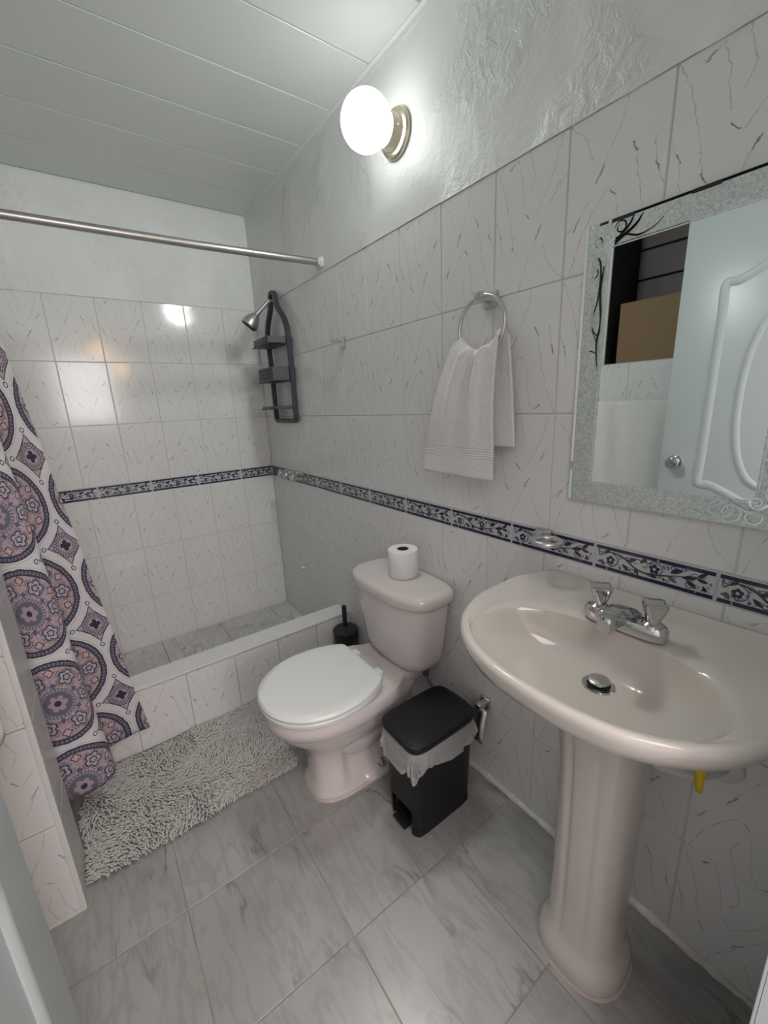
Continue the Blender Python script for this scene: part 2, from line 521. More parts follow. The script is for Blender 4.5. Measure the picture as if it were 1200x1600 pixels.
def tile_wall(parent, cuts, rows, face, flipseed=0):
    """cuts: joint positions along the wall; rows: (z0,z1); face(s,z)->(point, ux, uy)"""
    k = 0
    for ri, (z0, z1) in enumerate(rows):
        for ci, (a, b) in enumerate(zip(cuts[:-1], cuts[1:])):
            wd, ht = abs(b - a) - GR, (z1 - z0) - GR
            if wd < .012: continue
            me = tile_mesh(wd, ht, M['tile'])
            p, ux, uy = face((a + b) / 2, (z0 + z1) / 2)
            place_tile('wall_tile', me, parent, p, ux, uy, flip=((ri * 3 + ci + flipseed) % 2 == 0))
            k += 1

def joints(first, step, end):
    out = [0.0, first]; q = first
    while q + step < end - .01: q += step; out.append(q)
    out.append(end)
    return out

def struct(name, vf, mat, sm=None, label=None):
    o = part(name, vf, mat, None, sm); o['kind'] = 'structure'
    if label: o['label'] = label
    return o

# --- right wall: a wall body whose tiled zone is a hair deeper than the painted plaster above it
wall_right = struct('wall_right', join(boxvf(.0035, .12, YF - .10, .12, -.05, ZT - .0012), boxvf(-.0015, .12, YF - .10, .12, ZT - .0012, 2.5)), M['plaster'],
                    label='right wall, veined white tiles below rough white plaster')
wall_back = struct('wall_back', join(boxvf(XL - .10, .0035, .0035, .12, -.05, ZT - .0012), boxvf(XL - .10, -.0015, -.0015, .12, ZT - .0012, 2.5)), M['plaster'],
                   label='shower back wall, veined white tiles below white plaster')
# grout beds behind the tiles
for par, vf in ((wall_right, boxvf(.0025, .0045, YF, 0.0, .0, ZT)), (wall_back, boxvf(XL, 0.0, .0025, .0045, 0.0, ZT))):
    part('grout_bed', vf, M['grout'], par, None)
fr = lambda s, z: ((0, -s, z), (0, -1, 0), (0, 0, 1))
tile_wall(wall_right, joints(.1663, .2, -YF), ROWS[3:], fr, 0)
tile_wall(wall_right, joints(.1590, .2, -YF), ROWS[:3], fr, 1)
fb = lambda s, z: ((-s, 0, z), (1, 0, 0), (0, 0, 1))
tile_wall(wall_back, joints(.1928, .2, -XL), ROWS[3:], fb, 0)
tile_wall(wall_back, joints(.1908, .2, -XL), ROWS[:3], fb, 1)

def rough_edge(p0, p1, r, seed, n=220):
    P0, P1 = Vector(p0), Vector(p1)
    path = [P0.lerp(P1, i / n) + Vector((0, 0, .0022 * noise.noise(Vector((i * .17, seed, 5))))) for i in range(n + 1)]
    return tube(path, r, 6, rad=[r * (.7 + .6 * noise.noise(Vector((i * .31, seed, 0)))) for i in range(n + 1)])
part('plaster_edge', rough_edge((-.0008, -.003, ZT - .0005), (-.0008, YF, ZT - .0005), .0028, 2.1), M['plaster'], wall_right, 60)
part('plaster_edge', rough_edge((-.003, -.0008, ZT - .0005), (XL, -.0008, ZT - .0005), .0028, 7.7), M['plaster'], wall_back, 60)

# --- border tiles: relief of printed scrolls on a glazed strip
def ribbon(path, w0, z, wfun=None):
    """flat ribbon along a 2d path"""
    P = [Vector((p[0], p[1])) for p in path]; n = len(P); v = []; f = []
    for i in range(n):
        t = P[min(i + 1, n - 1)] - P[max(i - 1, 0)]
        if t.length < 1e-9: t = Vector((1, 0))
        t.normalize(); q = Vector((-t.y, t.x)); ww = w0 * (wfun(i / (n - 1)) if wfun else 1) / 2
        a, b = P[i] + q * ww, P[i] - q * ww
        v += [(a.x, a.y, z), (b.x, b.y, z)]
        if i: f.append((2 * i - 2, 2 * i - 1, 2 * i + 1, 2 * i))
    return v, f
def spiral(cx, cy, r0, r1, a0, turns, n=22):
    return [(cx + (r0 + (r1 - r0) * i / n) * math.cos(a0 + turns * 2 * PI * i / n), cy + (r0 + (r1 - r0) * i / n) * math.sin(a0 + turns * 2 * PI * i / n)) for i in range(n + 1)]
def leaf2(x, y, L, W, ang, z):
    c, s = math.cos(ang), math.sin(ang); pts = []
    for i in range(7):
        t = i / 6; pts.append((t * L, W * math.sin(PI * t)))
    for i in range(5, 0, -1):
        t = i / 6; pts.append((t * L, -W * math.sin(PI * t)))
    v = [(x + p * c - q * s, y + p * s + q * c, z) for p, q in pts]
    return v, [tuple(range(len(v)))]
def flower2(x, y, R, z, n=5):
    v = [(x + R * (.62 + .38 * abs(math.cos(n * t / 2))) * math.cos(t + .3), y + R * (.62 + .38 * abs(math.cos(n * t / 2))) * math.sin(t + .3), z) for t in [2 * PI * i / 30 for i in range(30)]]
    return v, [tuple(range(30))]

def border_mesh(wd, ht):
    V, F, MI = [], [], []
    def add(vf, mi):
        o = len(V); V.extend(vf[0]); F.extend([tuple(i + o for i in q) for q in vf[1]]); MI.extend([mi] * len(vf[1]))
    a, b = wd / 2, ht / 2; th, bev = .0085, .0015
    v = []
    for (i, z) in ((0, -th), (0, -bev), (bev, 0)):
        v += [(-a + i, -b + i, z), (a - i, -b + i, z), (a - i, b - i, z), (-a + i, b - i, z)]
    f = [(8, 9, 10, 11)]
    for k in range(4):
        l = (k + 1) % 4; f += [(k, l, 4 + l, 4 + k), (4 + k, 4 + l, 8 + l, 8 + k)]
    add((v, f), 0)
    z = .00025; e = a - .0018
    rect = lambda x0, x1, y0, y1, zz: ([(x0, y0, zz), (x1, y0, zz), (x1, y1, zz), (x0, y1, zz)], [(0, 1, 2, 3)])
    add(rect(-e, e, b - .0105, b - .0022, z), 1); add(rect(-e, e, -b + .0022, -b + .0105, z), 1)
    S = wd / .242
    sx = lambda q: q * S
    tap = lambda t: .35 + .65 * math.sin(PI * min(1, t * 1.1))
    # main scrolling stems
    st = catmull([(sx(-.112), .004, 0), (sx(-.085), .017, 0), (sx(-.055), .010, 0), (sx(-.030), -.006, 0), (sx(-.005), -.012, 0), (sx(.03), -.006, 0), (sx(.06), .002, 0), (sx(.105), .012, 0)], 6)
    add(ribbon(st, .0042, z + .0001, tap), 3)
    st2 = catmull([(sx(-.06), .012, 0), (sx(-.03), .016, 0), (sx(.0), .012, 0), (sx(.02), .016, 0)], 6)
    add(ribbon(st2, .003, z + .0001, tap), 2)
    for (cx, cy, r0, r1, a0, tn) in ((-.082, -.003, .0175, .006, 1.6, -1.25), (.012, .003, .0175, .006, 2.6, -1.2), (-.108, .008, .006, .002, 0, 1.1), (.078, -.012, .008, .002, 2.0, 1.2), (-.035, -.014, .007, .002, .5, -1.1), (.045, .015, .006, .002, -1, 1.2)):
        add(ribbon(spiral(sx(cx), cy, r0, r1, a0, tn), .0026, z + .00012, None), 2)
    for (x, y, L, W, an) in ((-.058, -.004, .022, .0045, -.7), (-.05, .004, .026, .0045, .45), (-.03, -.004, .020, .004, -1.1), (-.02, .008, .018, .004, .9), (.035, -.004, .024, .0045, -.5), (.04, .004, .026, .005, .5), (.062, .0, .030, .005, .25), (.07, -.002, .024, .0045, -.55), (.088, .006, .022, .0042, -.2), (.09, .01, .02, .004, .6), (-.105, -.004, .018, .004, -1.2), (-.1, .012, .016, .004, .6), (.0, -.012, .018, .004, -.2), (.1, -.006, .015, .0035, -1.0), (-.115, -.012, .014, .0035, .2)):
        add(leaf2(sx(x), y, L, W, an, z + .00016), 2 if (int(x * 1000) % 2) else 3)
    rg = random.Random(5)
    for k in range(46):
        x = -.116 + .232 * (k + rg.random()) / 46; y = rg.uniform(-.0195, .0195)
        add(leaf2(sx(x), y, rg.uniform(.008, .015), rg.uniform(.0016, .0028), rg.uniform(-PI, PI), z + .00008 + k * 1e-6), 4 if k % 3 else 2)
    for k in range(12):
        x = -.11 + .22 * (k + rg.random()) / 12; y = rg.choice((-1, 1)) * rg.uniform(.008, .017)
        add(ribbon(spiral(sx(x), y, rg.uniform(.004, .007), .0012, rg.uniform(0, 6), rg.choice((-1, 1)) * 1.1, 12), .0014, z + .0001 + k * 2e-6, None), 3)
    for (x, y, R) in ((-.084, -.002, .0105), (.010, .003, .0115)):
        add(flower2(sx(x), y, R, z + .0003), 1); add(flower2(sx(x), y, R * .33, z + .0005, 4), 0)
    for (x, y, R) in ((.052, .0145, .0035), (.104, -.015, .003), (-.062, -.016, .003), (-.008, .017, .0028), (.03, -.015, .003)):
        add(flower2(sx(x), y, R, z + .0003, 8), 1)
    me = bpy.data.meshes.new('border_tile'); me.from_pydata(V, [], F)
    for q in (M['borderwhite'], M['navy'], M['slate'], M['ink'], M['wash']): me.materials.append(q)
    for p, mi in zip(me.polygons, MI): p.material_index = mi
    return me
WB = .2451
BH = ZBT - ZBB
bm_full = border_mesh(WB - .0035, BH - .002)
zmid = (ZBT + ZBB) / 2
def border_run(parent, firsts, end, face):
    cuts = [0.0] + firsts
    while cuts[-1] + WB < end - .02: cuts.append(cuts[-1] + WB)
    cuts.append(end)
    for a, b in zip(cuts[:-1], cuts[1:]):
        if b - a < .02: continue
        me = bm_full if abs(b - a - WB) < .002 else border_mesh(b - a - .0035, BH - .002)
        p, ux, uy = face((a + b) / 2, zmid)
        place_tile('border_tile', me, parent, Vector(p) + Vector(ux).cross(Vector(uy)) * .0008, ux, uy, False, .0002)
border_run(wall_right, [.6265 - 2 * WB], -YF, fr)
border_run(wall_back, [.2037], -XL, fb)

# --- left wall: tiles to sill height, a dark window opening above, plaster elsewhere
WY0, WY1, WZ0, WZ1 = -2.20, -1.425, 1.455, 2.16
lw = join(boxvf(XL - .12, XL - .0035, YF - .1, .12, -.05, WZ0), boxvf(XL - .12, XL + .0015, YF - .1, WY0, WZ0, 2.5), boxvf(XL - .12, XL + .0015, WY1, .12, WZ0, 2.5), boxvf(XL - .12, XL + .0015, WY0, WY1, WZ1, 2.5))
wall_left = struct('wall_left', lw, M['plaster'], label='left wall beside the open door, tiled below a dark window opening')
part('grout_bed', boxvf(XL - .0045, XL - .0025, YF, 0, 0, WZ0), M['grout'], wall_left, None)
fl = lambda s, z: ((XL, -s, z), (0, 1, 0), (0, 0, 1))
tile_wall(wall_left, joints(.15, .2, -YF), [(0, .291), (.291, .582), (.582, .873), (.873, 1.164), (1.164, WZ0)], fl, 0)
# window reveal with dark boards
win = struct('window_1', join(boxvf(XL - .30, XL - .121, WY0 - .03, WY0, WZ0 - .03, WZ1 + .03), boxvf(XL - .30, XL - .121, WY1, WY1 + .03, WZ0 - .03, WZ1 + .03),
                              boxvf(XL - .30, XL - .121, WY0, WY1, WZ1, WZ1 + .03), boxvf(XL - .30, XL - .121, WY0, WY1, WZ0 - .03, WZ0)), M['blackpaint'],
             label='dark recessed window opening boarded with brown planks')
part('window_sill', boxvf(XL - .12, XL - .002, WY0, WY1, WZ0, WZ0 + .004), M['grout'], win, None)
part('window_side', boxvf(XL - .12, XL - .004, WY1 - .004, WY1, WZ0 + .004, WZ1), M['blackpaint'], win, None)
for i in range(5):
    z0 = WZ0 + .004 + i * .141
    part('plank', boxvf(XL - .30, XL - .275, WY0, WY1, z0, z0 + .132, .003), M['darkwood'], win, None)
part('window_backing', boxvf(XL - .315, XL - .30, WY0, WY1, WZ0, WZ1), M['blackpaint'], win, None)

# --- pier between the doorway side and the shower
PX, PY0, PY1 = -1.190, -1.380, -1.200
wall_pier = struct('wall_pier', boxvf(XL, PX - .007, PY0 + .007, PY1 - .007, 0, ZC), M['plaster'], label='narrow tiled pier at the left between door and shower')
for i in range(7):
    z0, z1 = i * .30, min((i + 1) * .30, ZC)
    me = tile_mesh(.106, z1 - z0 - GR, M['tile'])
    place_tile('wall_tile', me, wall_pier, ((XL + PX) / 2, PY0, (z0 + z1) / 2), (1, 0, 0), (0, 0, 1), i % 2 == 0)
    me = tile_mesh(abs(PY1 - PY0) - .004, z1 - z0 - GR, M['pier_side'])
    place_tile('marble_tile', me, wall_pier, (PX, (PY0 + PY1) / 2, (z0 + z1) / 2), (0, 1, 0), (0, 0, 1), False)
part('added_reflection_board', boxvf(XL, -1.243, PY0 - .012, PY0 - .0005, WZ0, WZ1), M['blackpaint'], wall_pier, None)  # dark board added so the mirror's clear scrolls reflect black
part('corner_edging', boxvf(PX - .010, PX + .0025, PY0 - .0025, PY0 + .010, 0.0, 2.1, .002), M['curb_top'], wall_pier, None)

# --- front wall with the doorway the picture is taken from
DX0, DX1 = -1.215, -.440
front = struct('wall_front', join(boxvf(DX1 + .02, .12, YF - .10, YF, -.05, 2.5), boxvf(XL - .12, DX0 - .02, YF - .10, YF, -.05, 2.5), boxvf(DX0 - .02, DX1 + .02, YF - .10, YF, 2.06, 2.5)), M['plaster'],
               label='front wall around the doorway')
struct('trim_1', join(boxvf(DX1, DX1 + .02, YF - .10, YF + .0005, 0, 2.06, .001), boxvf(DX1, DX1 + .075, YF - .002, YF + .003, 0, 2.10, .001), boxvf(DX0 - .02, DX1 + .02, YF - .10, YF + .004, 2.04, 2.06, .002),
                    boxvf(DX0 - .02, DX0, YF - .10, YF + .004, 0, 2.06, .003)), M['door'], label='white painted door frame at the lower right edge')

# --- floor
floor = struct('floor', boxvf(XL - .12, .12, YF - .10, .12, -.12, -.0022), M['grout_floor'], label='bathroom floor of grey marbled square tiles')
xs = [XL, -1.2965, -.9645, -.6330, -.3005, 0.0]; ys = [YF - .10, -2.5485, -2.2190, -1.8890, -1.5600, -1.2310, -.9020, -.858]
for i, (a, b) in enumerate(zip(xs[:-1], xs[1:])):
    for j, (c, d) in enumerate(zip(ys[:-1], ys[1:])):
        if b - a < .02: continue
        me = tile_mesh(b - a - .0028, d - c - .0028, M['floor'], .0009)
        place_tile('floor_tile', me, floor, ((a + b) / 2, (c + d) / 2, 0), (1, 0, 0), (0, 1, 0), (i + j) % 2 == 0, .0003)
SF = .013
part('shower_bed', boxvf(XL, 0, -.75, 0, -.002, SF - .0022), M['grout_floor'], floor, None)
xs2 = [XL, -1.12, -.79, -.46, -.13, 0.0]; ys2 = [-.75, -.33, 0.0]
for i, (a, b) in enumerate(zip(xs2[:-1], xs2[1:])):
    for c, d in zip(ys2[:-1], ys2[1:]):
        me = tile_mesh(b - a - .004, d - c - .004, M['floor_shower'], .0014)
        place_tile('floor_tile', me, floor, ((a + b) / 2, (c + d) / 2, SF), (1, 0, 0), (0, 1, 0), i % 2 == 0, .0003)
def bead(p0, p1, r, seed, n=160):
    P0, P1 = Vector(p0), Vector(p1); path = [P0.lerp(P1, i / n) for i in range(n + 1)]
    rad = [r * (.75 + .5 * noise.noise(Vector((i * .21, seed, 0))) + .25 * noise.noise(Vector((i * .9, seed, 3)))) for i in range(n + 1)]
    return tube(path, r, 8, rad=rad)
bb = struct('baseboard_right', bead((-.002, -.858, .002), (-.002, YF, .002), .0150, 1.3), M['grout_bead'], 60, label='rough white cement bead along the foot of the right wall')
struct('baseboard_left', bead((XL, PY0 - .001, .001), (PX, PY0 - .001, .001), .005, 4.3, 40), M['grout_bead'], 60, label='thin cement bead at the foot of the pier')

# --- shower curb
CZ = .281
curb = struct('trim_2', boxvf(XL, 0, -.851, -.757, 0, CZ - .008), M['grout'], label='raised tiled shower curb with pale cap')
cj = joints(.1895, .2, -XL)
for i, (a, b) in enumerate(zip(cj[:-1], cj[1:])):
    place_tile('wall_tile', tile_mesh(b - a - .0025, CZ - .014, M['tile']), curb, (-(a + b) / 2, -.858, (CZ - .012) / 2), (1, 0, 0), (0, 0, 1), i % 2 == 0, .0003)
    place_tile('wall_tile', tile_mesh(b - a - .0025, CZ - SF - .014, M['tile']), curb, (-(a + b) / 2, -.750, (CZ + SF - .012) / 2), (-1, 0, 0), (0, 0, 1), i % 2 == 0, .0003)
me = tile_mesh(-XL - .002, .112, M['curb_top'], .002, .009)
place_tile('curb_cap', me, curb, (XL / 2, -.804, CZ), (1, 0, 0), (0, 1, 0), False, 0)

# --- ceiling of white boards
ceil = struct('ceiling', boxvf(XL - .12, .12, YF - .1, .12, ZC + .010, 2.5), M['gap'], label='white board ceiling')
for k in range(-1, 11):
    y1 = -.008 - .25 * k; y0 = y1 - .25
    y1 = min(y1, -.001); y0 = max(y0, YF)
    if y1 - y0 < .02: 
        if k == -1: continue
    bm = bmesh.new(); box(bm, XL, -.0135, y0 + .0018, y1 - .0018, ZC, ZC + .0105, .0022, 1)
    o = link('ceiling_board', bm_mesh('ceiling_board', bm), M['board'], ceil)
struct('trim_3', join(boxvf(-.016, -.0015, YF, -.0015, ZC - .004, ZC + .010, .001), boxvf(-.004, -.0015, YF, -.0015, ZC - .022, ZC - .003, .001)), M['trim'], label='white strip where the ceiling meets the right wall')

# --- the hall behind the camera (gives the daylight and the warm bulbs reflected in the back tiles)
HX0, HX1, HY = -2.6, 1.2, -4.40
struct('wall_hall', join(boxvf(HX0 - .1, HX0, HY, YF - .1, 0, 2.6), boxvf(HX1, HX1 + .1, HY, YF - .1, 0, 2.6), boxvf(HX0, HX1, HY - .1, HY, 0, 1.24), boxvf(HX0, HX1, HY - .1, HY, 2.08, 2.6),
                         boxvf(HX0, -1.09, HY - .1, HY, 1.24, 2.08), boxvf(-.45, HX1, HY - .1, HY, 1.24, 2.08)), M['hall'])
struct('floor_hall', boxvf(HX0, HX1, HY - .1, YF - .1, -.12, -.002), M['floor'])
struct('ceiling_hall', boxvf(HX0 - .1, HX1 + .1, HY - .1, YF - .1, 2.6, 2.7), M['hall'])
struct('window_2', join(boxvf(-1.11, -1.07, HY - .02, HY + .03, 1.22, 2.10), boxvf(-.47, -.43, HY - .02, HY + .03, 1.22, 2.10), boxvf(-1.11, -.43, HY - .02, HY + .03, 2.06, 2.10), boxvf(-1.11, -.43, HY - .02, HY + .03, 1.22, 1.26)), M['door'])

# ------------------------------------------------------------------ door
door = empty('door_1', (-1.1875, -2.54, 0)); tag(door, 'white moulded panel door swung open against the left wall', 'door', kind='structure')
DXF = -1.170
part('leaf', boxvf(-1.205, DXF, -2.540, -1.786, .012, 2.0, .002), M['door'], door)
def mould(path2, rx=.007, w=.014):
    """half-round moulding in the door plane; path of (y,z)"""
    P = catmull([(DXF, p[0], p[1]) for p in path2], 10, closed=True)
    V, F = tube(P, w, 10, closed=True)
    V = [Vector((DXF + (q.x - DXF) * (rx / w), q.y, q.z)) for q in V]
    return V, F
yc = -2.163
def rectpath(hw, z0, z1, arch0, arch1):
    pts = []
    for s, z in ((1, z0), (1, z1)): pass
    L, R = yc + hw, yc - hw
    for t in range(0, 9): pts.append((L, z0 + (z1 - z0) * t / 8))
    for t in range(1, 12):
        q = t / 12; pts.append((L + (R - L) * q, z1 + arch1 * (1 - math.cos(2 * PI * q)) / 2))
    for t in range(0, 9): pts.append((R, z1 + (z0 - z1) * t / 8))
    for t in range(1, 12):
        q = t / 12; pts.append((R + (L - R) * q, z0 - arch0 * (1 - math.cos(2 * PI * q)) / 2))
    return pts
def oval(hy, z0, z1, p=2.3):
    zc_, hz = (z0 + z1) / 2, (z1 - z0) / 2
    return [(yc + hy * math.copysign(abs(math.cos(t)) ** (2 / p), math.cos(t)), zc_ + hz * math.copysign(abs(math.sin(t)) ** (2 / p), math.sin(t))) for t in [2 * PI * i / 28 for i in range(28)]]
part('panel_moulding', mould(rectpath(.225, .93, 1.70, .08, .09), .0055, .017), M['door'], door, 50)
part('oval_moulding', mould(oval(.130, .93, 1.62), .005, .014), M['door'], door, 50)
part('panel_moulding', mould(rectpath(.225, .20, .72, .0, -.06), .009, .016), M['door'], door, 50)
part('oval_moulding', mould(oval(.130, .26, .64), .008, .013), M['door'], door, 50)
kn = part('door_knob', lathe([(0, .030), (.004, .031), (.008, .026), (.012, .013), (.020, .012), (.024, .022), (.032, .027), (.041, .026), (.047, .019), (.049, .010), (.046, .004)], (DXF, -1.845, 1.01), (1, 0, 0)), M['chrome'], door, 40)
kn['label'] = 'round chrome door knob'
part('latch_plate', boxvf(-1.196, -1.180, -1.787, -1.783, .97, 1.05), M['brushed'], door)

# ------------------------------------------------------------------ bath towel and box on the left wall
tb = empty('towel_bar', (XL, -1.58, 1.262)); tag(tb, 'chrome towel bar fixed to the left wall beside the door', 'towel bar')
part('bar', tube([(XL + .045, -1.405, 1.262), (XL + .045, -1.815, 1.262)], .008, 12), M['chrome'], tb)
for y in (-1.41, -1.808):
    part('bracket', join(boxvf(XL + .0005, XL + .008, y - .018, y + .018, 1.244, 1.280, .003), boxvf(XL + .006, XL + .055, y - .009, y + .009, 1.252, 1.272, .003)), M['chrome'], tb)
def bathtowel():
    rings = []; nu, nv = 40, 60
    V = []; F = []
    for j in range(nv + 1):
        t = j / nv
        for i in range(nu + 1):
            u = i / nu; y = -1.425 - u * .362
            s = t * 1.2 - .55           # arc length past the bar: back sheet negative, front sheet positive
            wob = .006 * math.sin(u * 17 + 1) + .005 * noise.noise(Vector((u * 5, t * 3, 2)))
            if s > .018: x, z = XL + .045 + .0165 + wob * min(1, s * 6) + .004 * min(1, s * 2), 1.262 - s + .018
            elif s < -.018: x, z = XL + .045 - .0165 + wob * .3, 1.262 + s + .018
            else:
                a = (s / .018) * PI / 2; x, z = XL + .045 + .0165 * math.sin(a), 1.262 + .0145 * math.cos(a) + .004
            V.append((x, y, z))
    for j in range(nv):
        for i in range(nu):
            a = j * (nu + 1) + i; F.append((a, a + 1, a + nu + 2, a + nu + 1))
    return V, F
bt = part('bath_towel', bathtowel(), M['towel'], None, 80)
md = bt.modifiers.new('thick', 'SOLIDIFY'); md.thickness = .008; md.offset = 0
tag(bt, 'large white bath towel folded over the bar on the left wall', 'towel')
bx = empty('cardboard_box', (XL - .07, -1.78, WZ0 + .004)); tag(bx, 'brown cardboard box standing in the dark window opening', 'box')
b0, b1, bz = -2.02, -1.468, 1.738
for nm, vf in (('front_panel', boxvf(XL - .036, XL - .032, b0, b1, WZ0 + .005, bz)), ('back_panel', boxvf(XL - .250, XL - .246, b0, b1, WZ0 + .005, bz)),
               ('side_panel', boxvf(XL - .246, XL - .036, b0, b0 + .004, WZ0 + .005, bz)), ('side_panel', boxvf(XL - .246, XL - .036, b1 - .004, b1, WZ0 + .005, bz)),
               ('bottom_panel', boxvf(XL - .246, XL - .036, b0 + .004, b1 - .004, WZ0 + .005, WZ0 + .009))):
    part(nm, vf, M['card'], bx, None)

# ------------------------------------------------------------------ mirror
MY0, MY1, MZ0, MZ1 = -2.428, -2.030, 1.066, 1.659
mir = empty('wall_mirror', (-.002, (MY0 + MY1) / 2, MZ0)); tag(mir, 'rectangular wall mirror with frosted scroll border above the sink', 'mirror')
part('glass_slab', boxvf(-.0125, -.0075, MY0, MY1, MZ0, MZ1, .0006, 1), M['glassedge'], mir)
o = part('polished_edge_glint', boxvf(-.0135, -.0060, MY1 - .0005, MY1 + .0055, MZ0 + .002, MZ1 - .002, .001, 1), M['edgewhite'], mir); o['label'] = 'polished glass edge, its reflection painted pale'  # the bevel's bright reflection is painted in as a pale colour
part('backing', boxvf(-.0075, -.0005, MY0 + .02, MY1 - .02, MZ0 + .02, MZ1 - .02), M['blackpaint'], mir)
xm = -.0127
bw = .048
rq = lambda x, y0, y1, z0, z1, t=.0002: boxvf(x - t, x, y0, y1, z0, z1)
part('mirror_surface', rq(xm, MY0 + .002, MY1 - .002, MZ0 + .002, MZ1 - .002), M['mirror'], mir)
# frosted band leaves a fine clear line at its inner edge and a clear strip at the top
yl, yr, zb_, zt_ = MY1 - .003, MY0 + .003, MZ0 + .003, MZ1 - .007
fx = xm - .0003
def frame_band(o, i):
    return join(rq(fx, yr + o, yr + i, zb_ + o, zt_ - o), rq(fx, yl - i, yl - o, zb_ + o, zt_ - o), rq(fx, yr + i, yl - i, zb_ + o, zb_ + i), rq(fx, yr + i, yl - i, zt_ - i, zt_ - o))
part('frosted_border', frame_band(0, bw - .005), M['frost'], mir)
part('frosted_line', frame_band(bw - .0035, bw - .0005), M['frost'], mir)
_sk = 0.0
def scroll(path, w0, wfun=None):
    """flat mirror-clear scroll etched in the frosted border; path of (y,z)"""
    v, f = ribbon(path, w0, 0, wfun)
    global _sk
    _sk += .00006
    return [Vector((fx - .0005 - _sk - .0000015 * i, q[0], q[1])) for i, q in enumerate(v)], f
tp = lambda t: .25 + .75 * math.sin(PI * min(1, .08 + t * .92))
cy_, cz_ = MY1 - .026, MZ1 - .036     # upper left corner of the border
scr = []
P3 = lambda pts: [(p[0], p[1]) for p in catmull([(a, b, 0) for a, b in pts], 8)]
scr.append((P3([(cy_ - .020, cz_ - .018), (cy_ - .040, cz_ - .002), (cy_ - .058, cz_ + .014), (cy_ - .066, cz_ + .030)]), .005))
scr.append((P3([(cy_ - .020, cz_ - .020), (cy_ - .046, cz_ - .004), (cy_ - .070, cz_ + .010), (cy_ - .082, cz_ + .026)]), .006))
scr.append((P3([(cy_ - .016, cz_ - .016), (cy_ - .030, cz_ - .004), (cy_ - .052, cz_ - .002), (cy_ - .078, cz_ - .010), (cy_ - .104, cz_ - .004), (cy_ - .120, cz_ + .008)]), .0035))
scr.append(([(cy_ - .042 + .013 * math.cos(a) * (1 - a / 14), cz_ + .014 + .013 * math.sin(a) * (1 - a / 14)) for a in [i * .3 for i in range(26)]], .0032))
scr.append((P3([(cy_ + .004, cz_ - .010), (cy_ + .010, cz_ - .002), (cy_ + .006, cz_ + .008), (cy_ - .004, cz_ + .004), (cy_ - .006, cz_ - .006)]), .004))
# stems running down the left border
scr.append((P3([(cy_ - .014, cz_ - .05), (cy_ - .010, cz_ - .10), (cy_ - .016, cz_ - .16), (cy_ - .010, cz_ - .20), (cy_ - .016, cz_ - .26)]), .0055))
scr.append((P3([(cy_ + .016, cz_ - .05), (cy_ + .012, cz_ - .03), (cy_ - .002, cz_ - .034), (cy_ - .008, cz_ - .06), (cy_ - .006, cz_ - .11), (cy_ + .004, cz_ - .16), (cy_ - .010, cz_ - .20)]), .004))
scr.append(([(cy_ + .006 + .010 * math.cos(a) * (1 - a / 14), cz_ - .060 + .012 * math.sin(a) * (1 - a / 14)) for a in [i * .3 for i in range(26)]], .003))
scr.append((P3([(cy_ - .014, cz_ - .19), (cy_ + .002, cz_ - .17), (cy_ + .012, cz_ - .13), (cy_ + .010, cz_ - .10)]), .0035))
scr.append((P3([(cy_ - .014, cz_ - .225), (cy_ + .004, cz_ - .215), (cy_ + .014, cz_ - .23), (cy_ + .012, cz_ - .25)]), .003))
scr.append(([(cy_ + .0 + .010 * math.cos(a) * (1 - a / 14), cz_ - .262 + .012 * math.sin(a) * (1 - a / 14)) for a in [i * .3 for i in range(26)]], .0035))
# lower right corner scrolls
ey, ez = MY0 + .026, MZ0 + .026
for (a, b, r, ph, sg) in ((.072, .004, .022, 2.0, 1), (.055, -.002, .020, 0.2, -1), (.022, -.006, .016, 1.0, 1), (-.004, .040, .016, 2.6, -1), (.0, .090, .020, .4, 1), (-.006, .125, .014, 1.4, -1), (.020, .022, .012, 3.0, 1)):
    scr.append(([(ey + a + r * math.cos(ph + sg * q) * (1 - q / 16), ez + b + r * math.sin(ph + sg * q) * (1 - q / 16)) for q in [i * .3 for i in range(30)]], .004))
scr.append((P3([(ey + .130, ez + .012), (ey + .105, ez + .014), (ey + .085, ez + .004), (ey + .060, ez + .018), (ey + .030, ez + .004), (ey + .004, ez + .020), (ey - .006, ez + .060), (ey + .006, ez + .10), (ey - .004, ez + .15)]), .004))
scr.append((P3([(ey + .120, ez - .006), (ey + .095, ez - .014), (ey + .075, ez - .016), (ey + .050, ez - .014)]), .003))
for p, wd in scr: part('etched_scroll', scroll(p, wd, tp), M['mirror'], mir, None)
for y in (-2.10, -2.24):
    part('painted_reflection_patch', rq(fx - .0003, y - .022, y + .022, MZ1 - .009, MZ1 - .002), M['blackpaint'], mir, None)  # black colour painted where clear glass would reflect something dark
part('mirror_clip', boxvf(-.0145, -.0005, MY1 - .004, MY1 + .004, 1.14, 1.16, .001), M['brushed'], mir, None)

